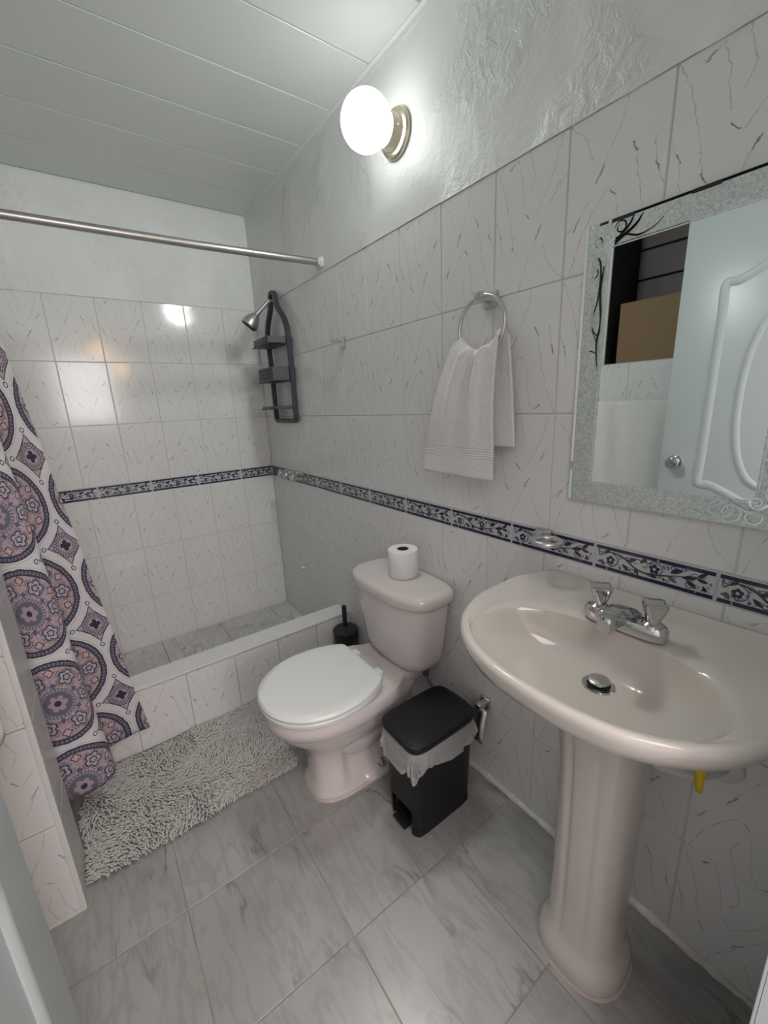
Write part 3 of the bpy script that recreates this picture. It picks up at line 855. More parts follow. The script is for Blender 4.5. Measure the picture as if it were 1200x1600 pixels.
# ------------------------------------------------------------------ wall lamp
lp = empty('wall_lamp', (0, -1.379, 2.118)); tag(lp, 'lit white globe lamp on a round champagne base high on the right wall', 'lamp')
LO, LD = (0.0, -1.379, 2.118), (-1, 0, 0)
part('base_plate', lathe([(.0, .060), (.004, .0645), (.012, .066), (.019, .062), (.022, .055), (.022, .050), (.030, .048), (.052, .044), (.053, .030)], LO, LD, 48), M['brass'], lp, 30)
part('screw', lathe([(0, .003), (.006, .003), (.007, .001)], (-.036, -1.379 - .046, 2.118 - .004), (0, -1, 0), 10), M['brushed'], lp)
gl = bpy.data.meshes.new('globe'); bm = bmesh.new(); bmesh.ops.create_uvsphere(bm, u_segments=48, v_segments=24, radius=.074); bm.to_mesh(gl); bm.free()
g = link('globe', gl, M['globe'], lp, 60); g.location = (-.120, 0, 0)
ll = bpy.data.lights.new('globe_light', 'POINT'); ll.energy = LAMP_POWER; ll.shadow_soft_size = .078; ll.use_nodes = True; ll.color = (.955, 1.0, .95)
_e = ll.node_tree.nodes['Emission']; _f = ll.node_tree.nodes.new('ShaderNodeLightFalloff'); _f.inputs['Strength'].default_value = 1.0; _f.inputs['Smooth'].default_value = .15
ll.node_tree.links.new(_f.outputs['Linear'], _e.inputs['Strength'])
llo = bpy.data.objects.new('globe_light', ll); col.objects.link(llo); llo.parent = lp; llo.location = (-.120, 0, 0)
g['label'] = 'glowing white opal glass globe'

# ------------------------------------------------------------------ shower rod and curtain
rd = empty('curtain_rod', (-.65, -.841, 1.897)); tag(rd, 'dull steel shower curtain rod across the shower opening', 'rod')
part('tube', tube([(-.006, -.841, 1.905), (-.5, -.841, 1.893), (XL + .004, -.841, 1.885)], .0135, 16), M['rod'], rd)
for x, s, z in ((-.0022, -1, 1.905), (XL + .002, 1, 1.885)):
    part('flange', lathe([(0, .024), (.004, .025), (.010, .022), (.014, .017), (.022, .0155)], (x, -.841, z), (s, 0, 0), 8), M['pvc'], rd)

def curtain():
    NU, NV = 150, 90
    bot = [(-.950, -.892), (-1.010, -.900), (-1.065, -.903), (-1.120, -.912), (-1.168, -.930), (-1.165, -.965), (-1.110, -.985), (-1.078, -1.020), (-1.092, -1.072), (-1.150, -1.098), (-1.218, -1.090), (-1.240, -1.020), (-1.245, -.950), (-1.285, -.925)]
    top = [(-1.288 + (a + 1.288) * .5, -.848 + (b + .905) * .42) for a, b in bot]
    T = catmull([(a, b, 0) for a, b in top], 20); B = catmull([(a, b, 0) for a, b in bot], 20)
    def resample(P, n):
        L = [0]
        for i in range(1, len(P)): L.append(L[-1] + (P[i] - P[i - 1]).length)
        out = []; k = 0
        for i in range(n + 1):
            s = L[-1] * i / n
            while k < len(P) - 2 and L[k + 1] < s: k += 1
            t = (s - L[k]) / max(1e-9, L[k + 1] - L[k]); out.append(P[k].lerp(P[k + 1], t))
        return out, L[-1]
    T2, lt = resample(T, NU); B2, lb = resample(B, NU)
    V, F, UV = [], [], []
    z0, z1 = .120, 1.866
    for j in range(NV + 1):
        t = j / NV; z = z1 + (z0 - z1) * t
        # right edge moves out following the photographed edge
        if t < .24: a = t * .55
        else: a = .132 + (t - .24) / .76 * .868
        a = min(1, a)
        for i in range(NU + 1):
            p = T2[i].lerp(B2[i], a)
            wr = .004 * noise.noise(Vector((i * .06, t * 5, 0)))
            u = i / NU
            V.append((p.x + wr, p.y + wr, z + .018 * (u - .4) * t * 0 + .004 * math.sin(u * 20) * t)); UV.append((u * lb + .10, z - .15))
    for j in range(NV):
        for i in range(NU):
            q = j * (NU + 1) + i; F.append((q, q + 1, q + NU + 2, q + NU + 1))
    return V, F, UV
V, F, UV = curtain()
me = bpy.data.meshes.new('shower_curtain'); me.from_pydata([tuple(v) for v in V], [], F)
ul = me.uv_layers.new(name='fabric')
for lp_ in me.loops: ul.data[lp_.index].uv = UV[lp_.vertex_index]
cu = link('shower_curtain', me, M['curtain'], None, 80)
md = cu.modifiers.new('thick', 'SOLIDIFY'); md.thickness = .0012
tag(cu, 'white shower curtain printed with pink and navy mandalas, drawn to the left', 'curtain')

# ------------------------------------------------------------------ shower fittings
sh = empty('wall_shower', (0, -.327, 1.862)); tag(sh, 'chrome shower head on a bent arm high on the shower wall', 'shower head')
arm = catmull([(0, -.327, 1.862), (-.028, -.327, 1.862), (-.050, -.327, 1.850), (-.085, -.327, 1.816), (-.112, -.327, 1.790)], 6)
part('arm', tube(arm, .0105, 12), M['brushed'], sh)
hd = Vector((-.62, .24, -.75)).normalized()
part('head', lathe([(-.012, .010), (0, .013), (.010, .017), (.014, .024), (.034, .034), (.058, .042), (.070, .043), (.076, .040), (.077, .012)], (-.112, -.327, 1.790), hd, 28), M['brushed'], sh, 30)
part('spray_face', lathe([(.0771, .037), (.080, .036), (.081, .02)], (-.112, -.327, 1.790), hd, 28), M['caddy_dark'], sh, 30)
part('escutcheon', lathe([(0, .026), (.004, .025), (.008, .014)], (-.0005, -.327, 1.862), (-1, 0, 0), 24), M['chrome'], sh, 30)

ca = empty('shower_caddy', (-.02, -.345, 1.24)); tag(ca, 'charcoal plastic shower caddy with three shelves hanging from the shower arm', 'caddy')
def flat_tube(path, wx, wy):
    """rectangular rail following a path in the y-z plane"""
    P = [Vector(p) for p in path]; rings = []
    for i, p in enumerate(P):
        t = (P[min(i + 1, len(P) - 1)] - P[max(i - 1, 0)]).normalized(); q = t.cross(Vector((1, 0, 0))).normalized()
        rings.append([p + q * (wy * a) + Vector((wx * b, 0, 0)) for a, b in ((.5, .32), (.32, .5), (-.32, .5), (-.5, .32), (-.5, -.32), (-.32, -.5), (.32, -.5), (.5, -.32))])
    return loft(rings)
cyc = -.352
left = [(-.030, cyc + .004, 1.892), (-.030, cyc + .022, 1.884), (-.030, cyc + .034, 1.855), (-.030, cyc + .050, 1.815), (-.028, cyc + .098, 1.765), (-.026, cyc + .128, 1.715), (-.024, cyc + .134, 1.66), (-.022, cyc + .134, 1.50), (-.022, cyc + .134, 1.285), (-.022, cyc + .128, 1.256), (-.022, cyc + .105, 1.247), (-.022, cyc, 1.246)]
rightp = [(p[0], 2 * cyc - p[1], p[2]) for p in left]
path = catmull(left, 5) + list(reversed(catmull(rightp, 5)))[1:]
part('frame', flat_tube(path, .026, .021), M['caddy'], ca, 30)
def shelf(z0, z1, depth, holes=False, rim=.004):
    y0, y1 = cyc - .128, cyc + .128
    x0, x1 = -.022 - depth, -.012
    o = join(boxvf(x0, x1, y0, y1, z0, z0 + rim, .001), boxvf(x0, x0 + rim, y0 + .03, y1 - .03, z0, z1, .0015), boxvf(x1 - rim, x1, y0, y1, z0, z1, .0015))
    # slanted end walls make the front narrower than the back
    for s in (1, -1):
        ya = cyc + s * .128; yb = cyc + s * .095
        e = [(x1, ya, z0), (x0, yb, z0), (x0, yb, z1), (x1, ya, z1), (x1, ya - s * rim, z0), (x0, yb - s * rim, z0), (x0, yb - s * rim, z1), (x1, ya - s * rim, z1)]
        o = join(o, ([Vector(q) for q in e], [(0, 1, 2, 3), (4, 5, 6, 7), (0, 1, 5, 4), (3, 2, 6, 7), (1, 2, 6, 5), (0, 3, 7, 4)]))
    return o
for z0, z1, dp, nm in ((1.632, 1.668, .100, 'upper_shelf'), (1.452, 1.522, .092, 'basket'), (1.310, 1.328, .090, 'lower_shelf')):
    s_ = part(nm, shelf(z0, z1, dp), M['caddy'], ca, 30)
    if nm == 'basket':
        hs = []
        for r in range(3):
            for k in range(8):
                yy = cyc - .070 + k * .020; zz = z0 + .014 + r * .018
                hs.append(boxvf(-.022 - dp - .0006, -.022 - dp + .001, yy - .004, yy + .004, zz, zz + .011))
        part('drain_holes', join(*hs), M['caddy_dark'], s_, None)['kind'] = 'stuff'

vz = .944
va = empty('shower_valve', (0, -.325, vz)); tag(va, 'trio of chrome shower valve knobs on the blue border', 'shower valve')
part('wall_plate', boxvf(-.006, -.0015, -.445, -.205, vz - .022, vz + .020, .002), M['chrome'], va)
for y, r in ((-.235, .021), (-.322, .021), (-.410, .024)):
    kb = part('knob', lathe([(.004, .020), (.010, .019), (.014, .012), (.026, .012), (.030, r), (.048, r * 1.05), (.056, r * .85), (.058, r * .4)], (0, y, vz), (-1, 0, 0), 9), M['chrome'], va, 25)

nb = part('wall_plug', lathe([(0, .013), (.006, .012), (.012, .008), (.020, .007), (.022, .003)], (0, -.344, .366), (-1, 0, 0), 14), M['pvc'], None)
tag(nb, 'small white plug on the shower wall low near the corner', 'plug')

hk = empty('robe_hook', (0, -.975, 1.575)); tag(hk, 'small silver hook on the tiles beside the shower caddy', 'hook')
part('mount', boxvf(-.010, -.0005, -.992, -.958, 1.552, 1.592, .002), M['brushed'], hk)
part('arm', join(boxvf(-.058, -.008, -.983, -.967, 1.571, 1.580, .002), boxvf(-.060, -.053, -.983, -.967, 1.571, 1.632, .002)), M['brushed'], hk)

# ------------------------------------------------------------------ towel ring + hand towel
tr = empty('towel_ring', (0, -1.757, 1.575)); tag(tr, 'brushed metal towel ring on the right wall', 'towel ring')
part('mount', join(boxvf(-.012, -.0005, -1.783, -1.737, 1.552, 1.594, .002), boxvf(-.060, -.010, -1.772, -1.748, 1.566, 1.588, .003)), M['brushed'], tr)
RC = Vector((-.050, -1.767, 1.500)); RR = .078
part('ring', tube([RC + Vector((0.004 * math.sin(a), RR * math.cos(a), RR * math.sin(a))) for a in [2 * PI * k / 64 for k in range(64)]], .0052, 12, closed=True), M['brushed'], tr, 60)

def handtowel():
    NU, NV = 70, 110
    V, F = [], []
    # v runs from the back hem over the ring to the front hem
    Lb, Lf = .285, .385
    for j in range(NV + 1):
        s = -Lb + (Lb + Lf) * j / NV
        for i in range(NU + 1):
            u = i / NU                      # 0 = far side (larger y) .. 1 = near side
            # where this strand crosses the ring: lower arc from 208 deg to 332 deg
            a = math.radians(-28 - 124 * (1 - u))
            yr_, zr_ = RC.y + RR * .98 * math.cos(a), RC.z + RR * math.sin(a)
            yr_ = RC.y + (.070 - .140 * u); zr_ = RC.z - math.sqrt(max(0, RR ** 2 - (yr_ - RC.y) ** 2)) * 1.0
            q = min(1, abs(s) / .36); e = q ** .75
            pleat = math.sin(u * 15.0 + .5) * .010 * (1 - e * .75) + math.sin(u * 31 + 2) * .004 * (1 - e)
            rr = .017
            if s >= rr:      # front sheet
                yb = -1.545 - .283 * u
                y = yr_ + (yb - yr_) * e; 
                d = s - rr
                z = zr_ + rr * .4 - d * (1.0 - .0 * u)
                zb2 = 1.098 - .004 * u
                z = zr_ + .006 + (zb2 - zr_ - .006) * (d / (Lf - rr))
                x = RC.x - rr - .010 * math.sin(PI * min(1, q * 1.2)) * 1.0 + pleat + .006 * e - .004
                x += .004 * noise.noise(Vector((u * 4, s * 6, 7)))
            elif s <= -rr:   # back sheet
                yb = -1.640 - .238 * u
                y = yr_ + (yb - yr_) * e
                d = -s - rr
                z = zr_ + .006 + (1.186 - zr_ - .006) * (d / (Lb - rr))
                x = RC.x + rr + .004 + pleat * .4
                x = min(x, -.014)
            else:
                t = s / rr * PI / 2
                y = yr_; x = RC.x - rr * math.sin(t) + (pleat if s > 0 else pleat * .4) - .004 * math.sin(t); z = zr_ + .006 + .014 * math.cos(t)
            V.append((x, y, z))
    for j in range(NV):
        for i in range(NU):
            q = j * (NU + 1) + i; F.append((q, q + 1, q + NU + 2, q + NU + 1))
    return V, F
ht = part('hand_towel', handtowel(), M['handtowel'], None, 80)
md = ht.modifiers.new('thick', 'SOLIDIFY'); md.thickness = .009; md.offset = 0
tag(ht, 'white terry hand towel hanging through the towel ring', 'towel')

# ------------------------------------------------------------------ tumbler holder
th_ = empty('tumbler_holder', (0, -1.975, .955)); tag(th_, 'brushed metal tumbler holder ring on the blue border above the sink', 'tumbler holder')
part('mount', join(boxvf(-.010, -.0015, -1.982, -1.938, .932, .972, .002), boxvf(-.042, -.008, -1.972, -1.948, .948, .970, .003)), M['brushed'], th_)
part('ring', tube([(-.056 + .032 * math.cos(a), -2.002 + .032 * math.sin(a) * 1.0, .957) for a in [2 * PI * k / 40 for k in range(40)]], .0075, 8, closed=True), M['brushed'], th_, 60)
part('strut', tube([(-.036, -1.960, .958), (-.046, -1.975, .957)], .006, 8), M['brushed'], th_)

# ------------------------------------------------------------------ toilet
TY = -1.432
to = empty('toilet', (-.33, TY, 0)); tag(to, 'off white two piece toilet with closed lid against the right wall', 'toilet')
def egg(xf, xb, hw, z, n=56, pf=2.15, pb=3.0, split=.56):
    """outline in plan: front (towards -x) elliptical, rear squarer; TY centred"""
    xc = xb + (xf - xb) * split; out = []
    for i in range(n):
        t = 2 * PI * i / n; c, s = math.cos(t), math.sin(t)
        if c < 0: x = xc + (xc - xf) * -(abs(c) ** (2 / pf)); y = hw * math.copysign(abs(s) ** (2 / pf), s)
        else: x = xc + (xb - xc) * (abs(c) ** (2 / pb)); y = hw * math.copysign(abs(s) ** (2 / pb), s)
        out.append(Vector((x, TY + y, z)))
    return out
body = [egg(-.535, -.12, .108, .0, pf=3.2, pb=4), egg(-.537, -.12, .110, .006, pf=3.2, pb=4), egg(-.530, -.12, .105, .020, pf=3.2, pb=4), egg(-.520, -.13, .092, .060, pf=3.0, pb=4), egg(-.520, -.14, .086, .12, pf=2.8, pb=4),
        egg(-.526, -.14, .092, .165, pf=2.5, pb=3.5), egg(-.552, -.13, .112, .205, pf=2.3), egg(-.588, -.12, .138, .245), egg(-.618, -.11, .158, .280), egg(-.634, -.10, .168, .305), egg(-.640, -.10, .171, .316),
        egg(-.648, -.10, .176, .322), egg(-.652, -.10, .178, .345), egg(-.650, -.10, .176, .372), egg(-.644, -.10, .170, .379), egg(-.56, -.12, .10, .3785)]
# narrow the rear of the bowl into the deck under the tank
def narrow(ring):
    out = []
    for p in ring:
        k = max(0, min(1, (p.x + .30) / .16)); k = k * k * (3 - 2 * k)
        lim = .178 - (.178 - .115) * k
        y = p.y - TY
        rec = max(0, min(1, (p.x + .452) / .030)) * max(0, min(1, (.215 - p.z) / .05)) * max(0, min(1, (p.z - .016) / .012))
        lim = min(lim, .178 - (.178 - .058) * rec) if rec > 0 else lim
        if abs(y) > lim: y = math.copysign(lim, y)
        out.append(Vector((p.x, TY + y, p.z)))
    return out
body = [narrow(r) for r in body]
# trapway swelling on the flanks
trap = tube(catmull([(-.44, TY, .235), (-.35, TY, .165), (-.27, TY, .185), (-.20, TY, .225), (-.155, TY, .15), (-.14, TY, .03)], 8), .088, 24, rad=None)
trap = ([Vector((v.x, TY + (v.y - TY) * 1.08, max(v.z, .001))) for v in trap[0]], trap[1])
deck = loft([sring(-.155, TY, .30, .135, .095, 4, 40), sring(-.155, TY, .335, .145, .118, 5, 40), sring(-.165, TY, .372, .158, .128, 6, 40), sring(-.165, TY, .3815, .155, .125, 6, 40), sring(-.165, TY, .3825, .149, .119, 6, 40)])
foot = loft([sring(-.26, TY, 0, .15, .118, 3.5, 40), sring(-.26, TY, .018, .15, .116, 3.5, 40), sring(-.26, TY, .034, .138, .100, 3.2, 40)])
part('bowl', join(loft(body), trap, deck, foot), M['porcelain'], to, 50)
for s in (-1, 1):
    part('floor_bolt', lathe([(0, .017), (.004, .017), (.006, .009), (.022, .008), (.024, .004)], (-.285, TY + s * .097, .030), (0, 0, 1), 12), M['brushed'], to)
part('caulk', loft([[Vector((p.x * 1.0 + (p.x + .33) * .02, TY + (p.y - TY) * 1.07, .0005)) for p in body[0]], [Vector((p.x + (p.x + .33) * .004, TY + (p.y - TY) * 1.025, .010)) for p in body[0]]]), M['stain'], to, 50)
def seat_outline(xf, xb, hw, z): return [Vector((min(p.x, xb), p.y, p.z)) for p in egg(xf, xb + .058, hw, z, pf=2.1, pb=2.15, split=.53)]
part('seat', loft([seat_outline(-.652, -.290, .178, .383), seat_outline(-.660, -.288, .184, .386), seat_outline(-.662, -.287, .185, .396), seat_outline(-.658, -.288, .182, .400)]), M['lidplastic'], to, 40)
def dome(xf, xb, hw, z): return seat_outline(xf, xb, hw, z)
part('seat_lid', loft([dome(-.654, -.284, .180, .4015), dome(-.661, -.282, .185, .404), dome(-.663, -.281, .186, .412), dome(-.657, -.283, .181, .419), dome(-.635, -.292, .165, .4225), dome(-.600, -.310, .140, .4205), dome(-.56, -.335, .10, .4200)]), M['lidplastic'], to, 40)
for s in (-1, 1):
    part('hinge', join(boxvf(-.288, -.252, TY + s * .075 - .018, TY + s * .075 + .018, .381, .407, .006, 3), boxvf(-.300, -.275, TY + s * .075 - .012, TY + s * .075 + .012, .396, .412, .004)), M['lidplastic'], to, 40)
TK = -1.447
def tank_ring(z, xb, xf, hw, p=4.2, n=64, bow=.0):
    out = []
    xc, a = (xb + xf) / 2, (xb - xf) / 2
    for q in sring(xc, TK, z, a, hw, p, n):
        if q.x < xc: q.x -= bow * (1 - ((q.y - TK) / hw) ** 2) * ((xc - q.x) / a)
        out.append(q)
    return out
part('tank', loft([tank_ring(.385, -.045, -.150, .120), tank_ring(.387, -.036, -.168, .146, bow=.012), tank_ring(.396, -.030, -.178, .158, bow=.014), tank_ring(.43, -.026, -.186, .172, bow=.016), tank_ring(.55, -.022, -.194, .190, bow=.018), tank_ring(.662, -.018, -.198, .203, bow=.02)]), M['porcelain'], to, 40)
part('tank_lid', loft([tank_ring(.656, -.016, -.196, .203, bow=.02), tank_ring(.656, -.008, -.206, .214, bow=.022), tank_ring(.664, -.005, -.211, .219, bow=.022), tank_ring(.682, -.005, -.211, .219, bow=.022), tank_ring(.692, -.009, -.207, .215, bow=.022), tank_ring(.699, -.018, -.197, .205, bow=.021), tank_ring(.7015, -.032, -.18, .188, bow=.018), tank_ring(.7025, -.06, -.14, .14, bow=.01)]), M['porcelain'], to, 40)
lv = part('flush_lever', join(lathe([(0, .013), (.006, .013), (.010, .009)], (-.150, TK + .196, .640), (-.35, 1, 0), 14), boxvf(-.178, -.145, TK + .200, TK + .210, .632, .648, .003)), M['chrome'], to)
lv['label'] = 'chrome flush lever on the far side of the tank'
sp_ = part('supply_hose', tube(catmull([(-.09, TK - .115, .385), (-.088, TK - .118, .33), (-.055, TK - .14, .25), (-.020, TK - .16, .20), (-.001, TK - .16, .19)], 8), .007, 10), M['brushed'], to)
part('fill_nut', lathe([(0, .018), (.020, .018), (.024, .010), (.05, .012)], (-.09, TK - .115, .386), (0, 0, -1), 10), M['caddy'], to)

rl = empty('toilet_paper_roll', (-.092, -1.452, .7026)); tag(rl, 'white toilet paper roll standing on the tank lid', 'toilet paper')
RX, RY = -.093, -1.452
n = 48
def ringc(r, z): return [Vector((RX + r * math.cos(2 * PI * k / n), RY + r * math.sin(2 * PI * k / n), z)) for k in range(n)]
part('paper', loft([ringc(.0215, .7032), ringc(.053, .7032), ringc(.0553, .706), ringc(.0555, .80), ringc(.0535, .8028), ringc(.0215, .8032)], False, False), M['paper'], rl, 40)
part('cardboard_core', loft([ringc(.0213, .704), ringc(.0213, .8025), ringc(.0196, .8025), ringc(.0196, .704)], False, False), M['core'], rl, 40)

# ------------------------------------------------------------------ toilet brush
tbx, tby = -.066, -.930
br = empty('toilet_brush', (tbx, tby, 0)); tag(br, 'black toilet brush in its round holder beside the shower curb', 'toilet brush')
part('holder', lathe([(0.0, .050), (.004, .052), (.20, .060), (.225, .061), (.225, .056), (.20, .054), (.01, .046)], (tbx, tby, .0), (0, 0, 1), 36), M['blackbrush'], br, 40)
part('lid', lathe([(.2255, .062), (.232, .063), (.238, .060), (.241, .045), (.241, .018), (.246, .013), (.250, .010)], (tbx, tby, 0), (0, 0, 1), 36), M['blackbrush'], br, 30)
part('handle', lathe([(.242, .0105), (.26, .0105), (.345, .0120), (.358, .0115), (.364, .007)], (tbx, tby, 0), (0, 0, 1), 20), M['blackbrush'], br, 40)

# ------------------------------------------------------------------ trash bin
BXc, BYc = -.232, -1.733
tbn = empty('trash_bin', (BXc, BYc, 0)); tag(tbn, 'black pedal bin lined with a white bag between toilet and sink', 'trash bin')
def rr(z, hx, hy, p=7, n=64, cx=BXc, cy=BYc): return sring(cx, cy, z, hx, hy, p, n)
def bin_body():
    bm = bmesh.new()
    rings = [rr(z, .118 + .010 * z / .33, .074 + .012 * z / .33, 7) for z in (.0, .004, .05, .075, .09, .105, .2, .3, .325)]
    V, F = loft(rings, False, False)
    n = 64; keep = []
    for f in F:
        c = sum((V[i] for i in f), Vector()) / 4
        onfront = c.x < BXc - .100 and abs(c.y - BYc) < .046 and c.z < .085
        skirt = c.z < .012 and (abs(c.x - BXc) < .075 and abs(c.y - BYc) > .05)
        if onfront: continue
        keep.append(f)
    return V, keep
b_ = part('body', bin_body(), M['black'], tbn, 40)
md = b_.modifiers.new('thick', 'SOLIDIFY'); md.thickness = .003; md.offset = -1
part('floor_plate', loft([rr(.030, .114, .070), rr(.036, .114, .070)]), M['black'], tbn, 40)
part('recess', boxvf(BXc - .085, BXc - .080, BYc - .05, BYc + .05, .004, .092), M['black'], tbn)
part('pedal', boxvf(BXc - .135, BXc - .08, BYc - .030, BYc + .030, .012, .022, .003), M['black'], tbn)
for sx in (-1, 1):
    for sy in (-1, 1):
        part('foot', lathe([(0, .016), (.004, .018), (.03, .018), (.05, .006)], (BXc + sx * .097, BYc + sy * .056, 0.0), (0, 0, 1), 14), M['black'], tbn, 40)
part('lid', loft([rr(.330, .126, .085, 6), rr(.331, .134, .092, 6), rr(.345, .137, .095, 6), rr(.352, .135, .093, 6), rr(.3535, .128, .087, 6), rr(.3545, .127, .086, 6), rr(.357, .115, .074, 6), rr(.358, .05, .03, 4)]), M['black'], tbn, 25)
part('hinge', boxvf(BXc + .118, BXc + .141, BYc - .035, BYc + .035, .318, .350, .003), M['black'], tbn)
def bag():
    n = 120; rings = []
    for j in range(15):
        t = j / 14; ring = []
        for k in range(n):
            a = 2 * PI * k / n
            c, s = math.cos(a), math.sin(a)
            drop = .060 + .030 * noise.noise(Vector((c * 2.3, s * 2.3, 1.7))) + .014 * noise.noise(Vector((c * 9, s * 9, .3)))
            if c < -.2 and s < 0.35: drop += .030 * (-c)
            z = .329 - drop * t
            off = .003 + .012 * t ** .7 + .010 * t * noise.noise(Vector((c * 12, s * 12, t * 1.6))) + .006 * t * noise.noise(Vector((c * 26, s * 26, t * 3)))
            hx = .118 + .010 * z / .33 + max(off, .0025); hy = .074 + .012 * z / .33 + max(off, .0025)
            p = 6.0
            ring.append(Vector((BXc + hx * math.copysign(abs(c) ** (2 / p), c), BYc + hy * math.copysign(abs(s) ** (2 / p), s), z)))
        rings.append(ring)
    return loft(rings, False, False)
bg_ = part('bag', bag(), M['bag'], tbn, 80); bg_['label'] = 'crumpled translucent white bin bag'

# toilet paper holder on the wall behind the bin
tph = empty('paper_holder', (0, -1.772, .30)); tag(tph, 'empty chrome toilet paper holder on the wall behind the bin', 'paper holder')
part('mount', join(boxvf(-.010, -.0005, -1.792, -1.752, .285, .325, .002), boxvf(-.046, -.008, -1.782, -1.762, .296, .316, .002)), M['brushed'], tph)
cover = []
for i in range(9):
    t = i / 8; cover.append([Vector((-.030 - .018 * math.sin(t * PI * .6), -1.772 + s, .298 - .125 * t)) for s in (-.028, .028)])
cv = ([q for r in cover for q in r], [(2 * i, 2 * i + 1, 2 * i + 3, 2 * i + 2) for i in range(8)])
o = part('cover', cv, M['brushed'], tph); md = o.modifiers.new('t', 'SOLIDIFY'); md.thickness = .002

# ------------------------------------------------------------------ pedestal sink
SY = -2.236
sk = empty('pedestal_sink', (-.2, SY, 0)); tag(sk, 'cream pedestal sink with chrome two handle faucet', 'sink')
NS = 96
half = [(-.002, .232), (-.035, .256), (-.11, .285), (-.19, .294), (-.262, .286), (-.340, .254), (-.400, .205), (-.437, .148), (-.457, .080)]
ctl = half + [(-.463, 0.0)] + [(a, -b) for a, b in reversed(half)] + [(-.0005, -.12), (-.0005, 0), (-.0005, .12)]
SC = Vector((-.25, 0))
def by_angle(pts, centre, n):
    P = catmull([(a, b, 0) for a, b in pts], 12, closed=True)
    A = sorted([(math.atan2(p.y - centre.y, p.x - centre.x) % (2 * PI), (Vector((p.x, p.y)) - centre).length) for p in P])
    A = [(A[-1][0] - 2 * PI, A[-1][1])] + A + [(A[0][0] + 2 * PI, A[0][1])]
    out = []; k = 0
    for i in range(n):
        t = 2 * PI * i / n
        while A[k + 1][0] < t: k += 1
        q = (t - A[k][0]) / max(1e-9, A[k + 1][0] - A[k][0]); out.append(A[k][1] + (A[k + 1][1] - A[k][1]) * q)
    return out
RO = by_angle(ctl, SC, NS)
def outer(scale, z, inset=0.0):
    out = []
    for i in range(NS):
        t = 2 * PI * i / NS; r = RO[i] * scale - inset
        x = SC.x + r * math.cos(t); y = r * math.sin(t)
        out.append(Vector((min(x, -.0025), SY + y, z)))
    return out
def deckz(x):    # the tap deck rises a little towards the wall
    k = max(0, min(1, (x + .19) / .10)); return .008 * k * k * (3 - 2 * k)
def zl(ring): return [Vector((p.x, p.y, p.z + deckz(p.x))) for p in ring]
def ell(cx, ax, ay, z, p=2.15):
    out = []
    for i in range(NS):
        t = 2 * PI * i / NS; c, s = math.cos(t), math.sin(t)
        out.append(Vector((cx + ax * math.copysign(abs(c) ** (2 / p), c), SY + ay * math.copysign(abs(s) ** (2 / p), s), z)))
    return out
def blend(a, b, t): return [p.lerp(q, t) for p, q in zip(a, b)]
ped_top = ell(-.19, .085, .085, .66, 2.4)
RZ = .860
BC, BA, BB = -.303, .143, .222
bowl_edge = ell(BC, BA, BB, RZ - .012, 2.25)
shelf_edge = zl(outer(1.0, RZ - .0045, inset=.020))
dr = (-.219, .750)
def bring(k, z): return ell(BC + (dr[0] - BC) * (1 - k) ** .8, BA * k, BB * k, z, 2.2)
rings = [ped_top, blend(ped_top, outer(.32, .70), .5), outer(.32, .722), outer(.47, .742), outer(.61, .764), outer(.75, .784), outer(.875, .799), outer(.940, .812), outer(.974, .827), zl(outer(.993, .840)), zl(outer(1.0, .849)), zl(outer(1.0, RZ - .0055, inset=.002)), zl(outer(1.0, RZ - .0015, inset=.006)), zl(outer(1.0, RZ - .0015, inset=.011)),
         shelf_edge, blend(shelf_edge, bowl_edge, .3), blend(shelf_edge, bowl_edge, .8), [Vector((p.x, p.y, RZ - .0095)) for p in blend(shelf_edge, bowl_edge, .93)], [Vector((p.x, p.y, RZ - .014)) for p in bowl_edge], bring(.965, RZ - .026), bring(.91, RZ - .048), bring(.82, RZ - .071), bring(.68, RZ - .090), bring(.5, RZ - .102), bring(.3, RZ - .1075), bring(.13, RZ - .110)]
part('basin', loft(rings, True, True), M['sinkchina'], sk, 60)
def pring(z, hx, hy, cx, p=2.5, flute=0.0):
    out = []
    for i in range(96):
        t = 2 * PI * i / 96; c, s = math.cos(t), math.sin(t)
        da = min(abs(t - PI * .915), abs(t - PI * 1.085))     # two soft creases down the front
        k = 1 - flute * math.exp(-(da / .085) ** 2)
        out.append(Vector((cx + hx * k * math.copysign(abs(c) ** (2 / p), c), SY - .010 + hy * k * math.copysign(abs(s) ** (2 / p), s), z)))
    return out
part('pedestal', loft([pring(0, .092, .095, -.190), pring(.006, .095, .098, -.190), pring(.030, .095, .098, -.190), pring(.052, .091, .094, -.189), pring(.072, .083, .085, -.187, flute=.02), pring(.095, .078, .079, -.186, flute=.05), pring(.2, .076, .077, -.186, flute=.06), pring(.4, .078, .079, -.186, flute=.06), pring(.56, .081, .083, -.187, flute=.06), pring(.66, .086, .092, -.19, flute=.04), pring(.730, .092, .105, -.195)]), M['sinkchina'], sk, 60)
part('pedestal_caulk', loft([pring(.0004, .0985, .1015, -.190), pring(.007, .0955, .0985, -.190)]), M['stain'], sk)
DZ = RZ - .110
dn = part('drain', lathe([(0, .030), (.002, .0315), (.004, .029), (.003, .022), (.001, .020)], (dr[0], SY, DZ - .001), (0, 0, 1), 36), M['chrome'], sk, 30)
part('drain_hole', lathe([(0, .0215), (.0018, .0215)], (dr[0], SY, DZ), (0, 0, 1), 36), M['caddy_dark'], dn)
part('stopper', lathe([(.001, .010), (.008, .011), (.009, .0195), (.013, .020), (.0150, .016), (.0153, .004)], (dr[0], SY, DZ), (0, 0, 1), 36), M['brushed'], dn, 30)
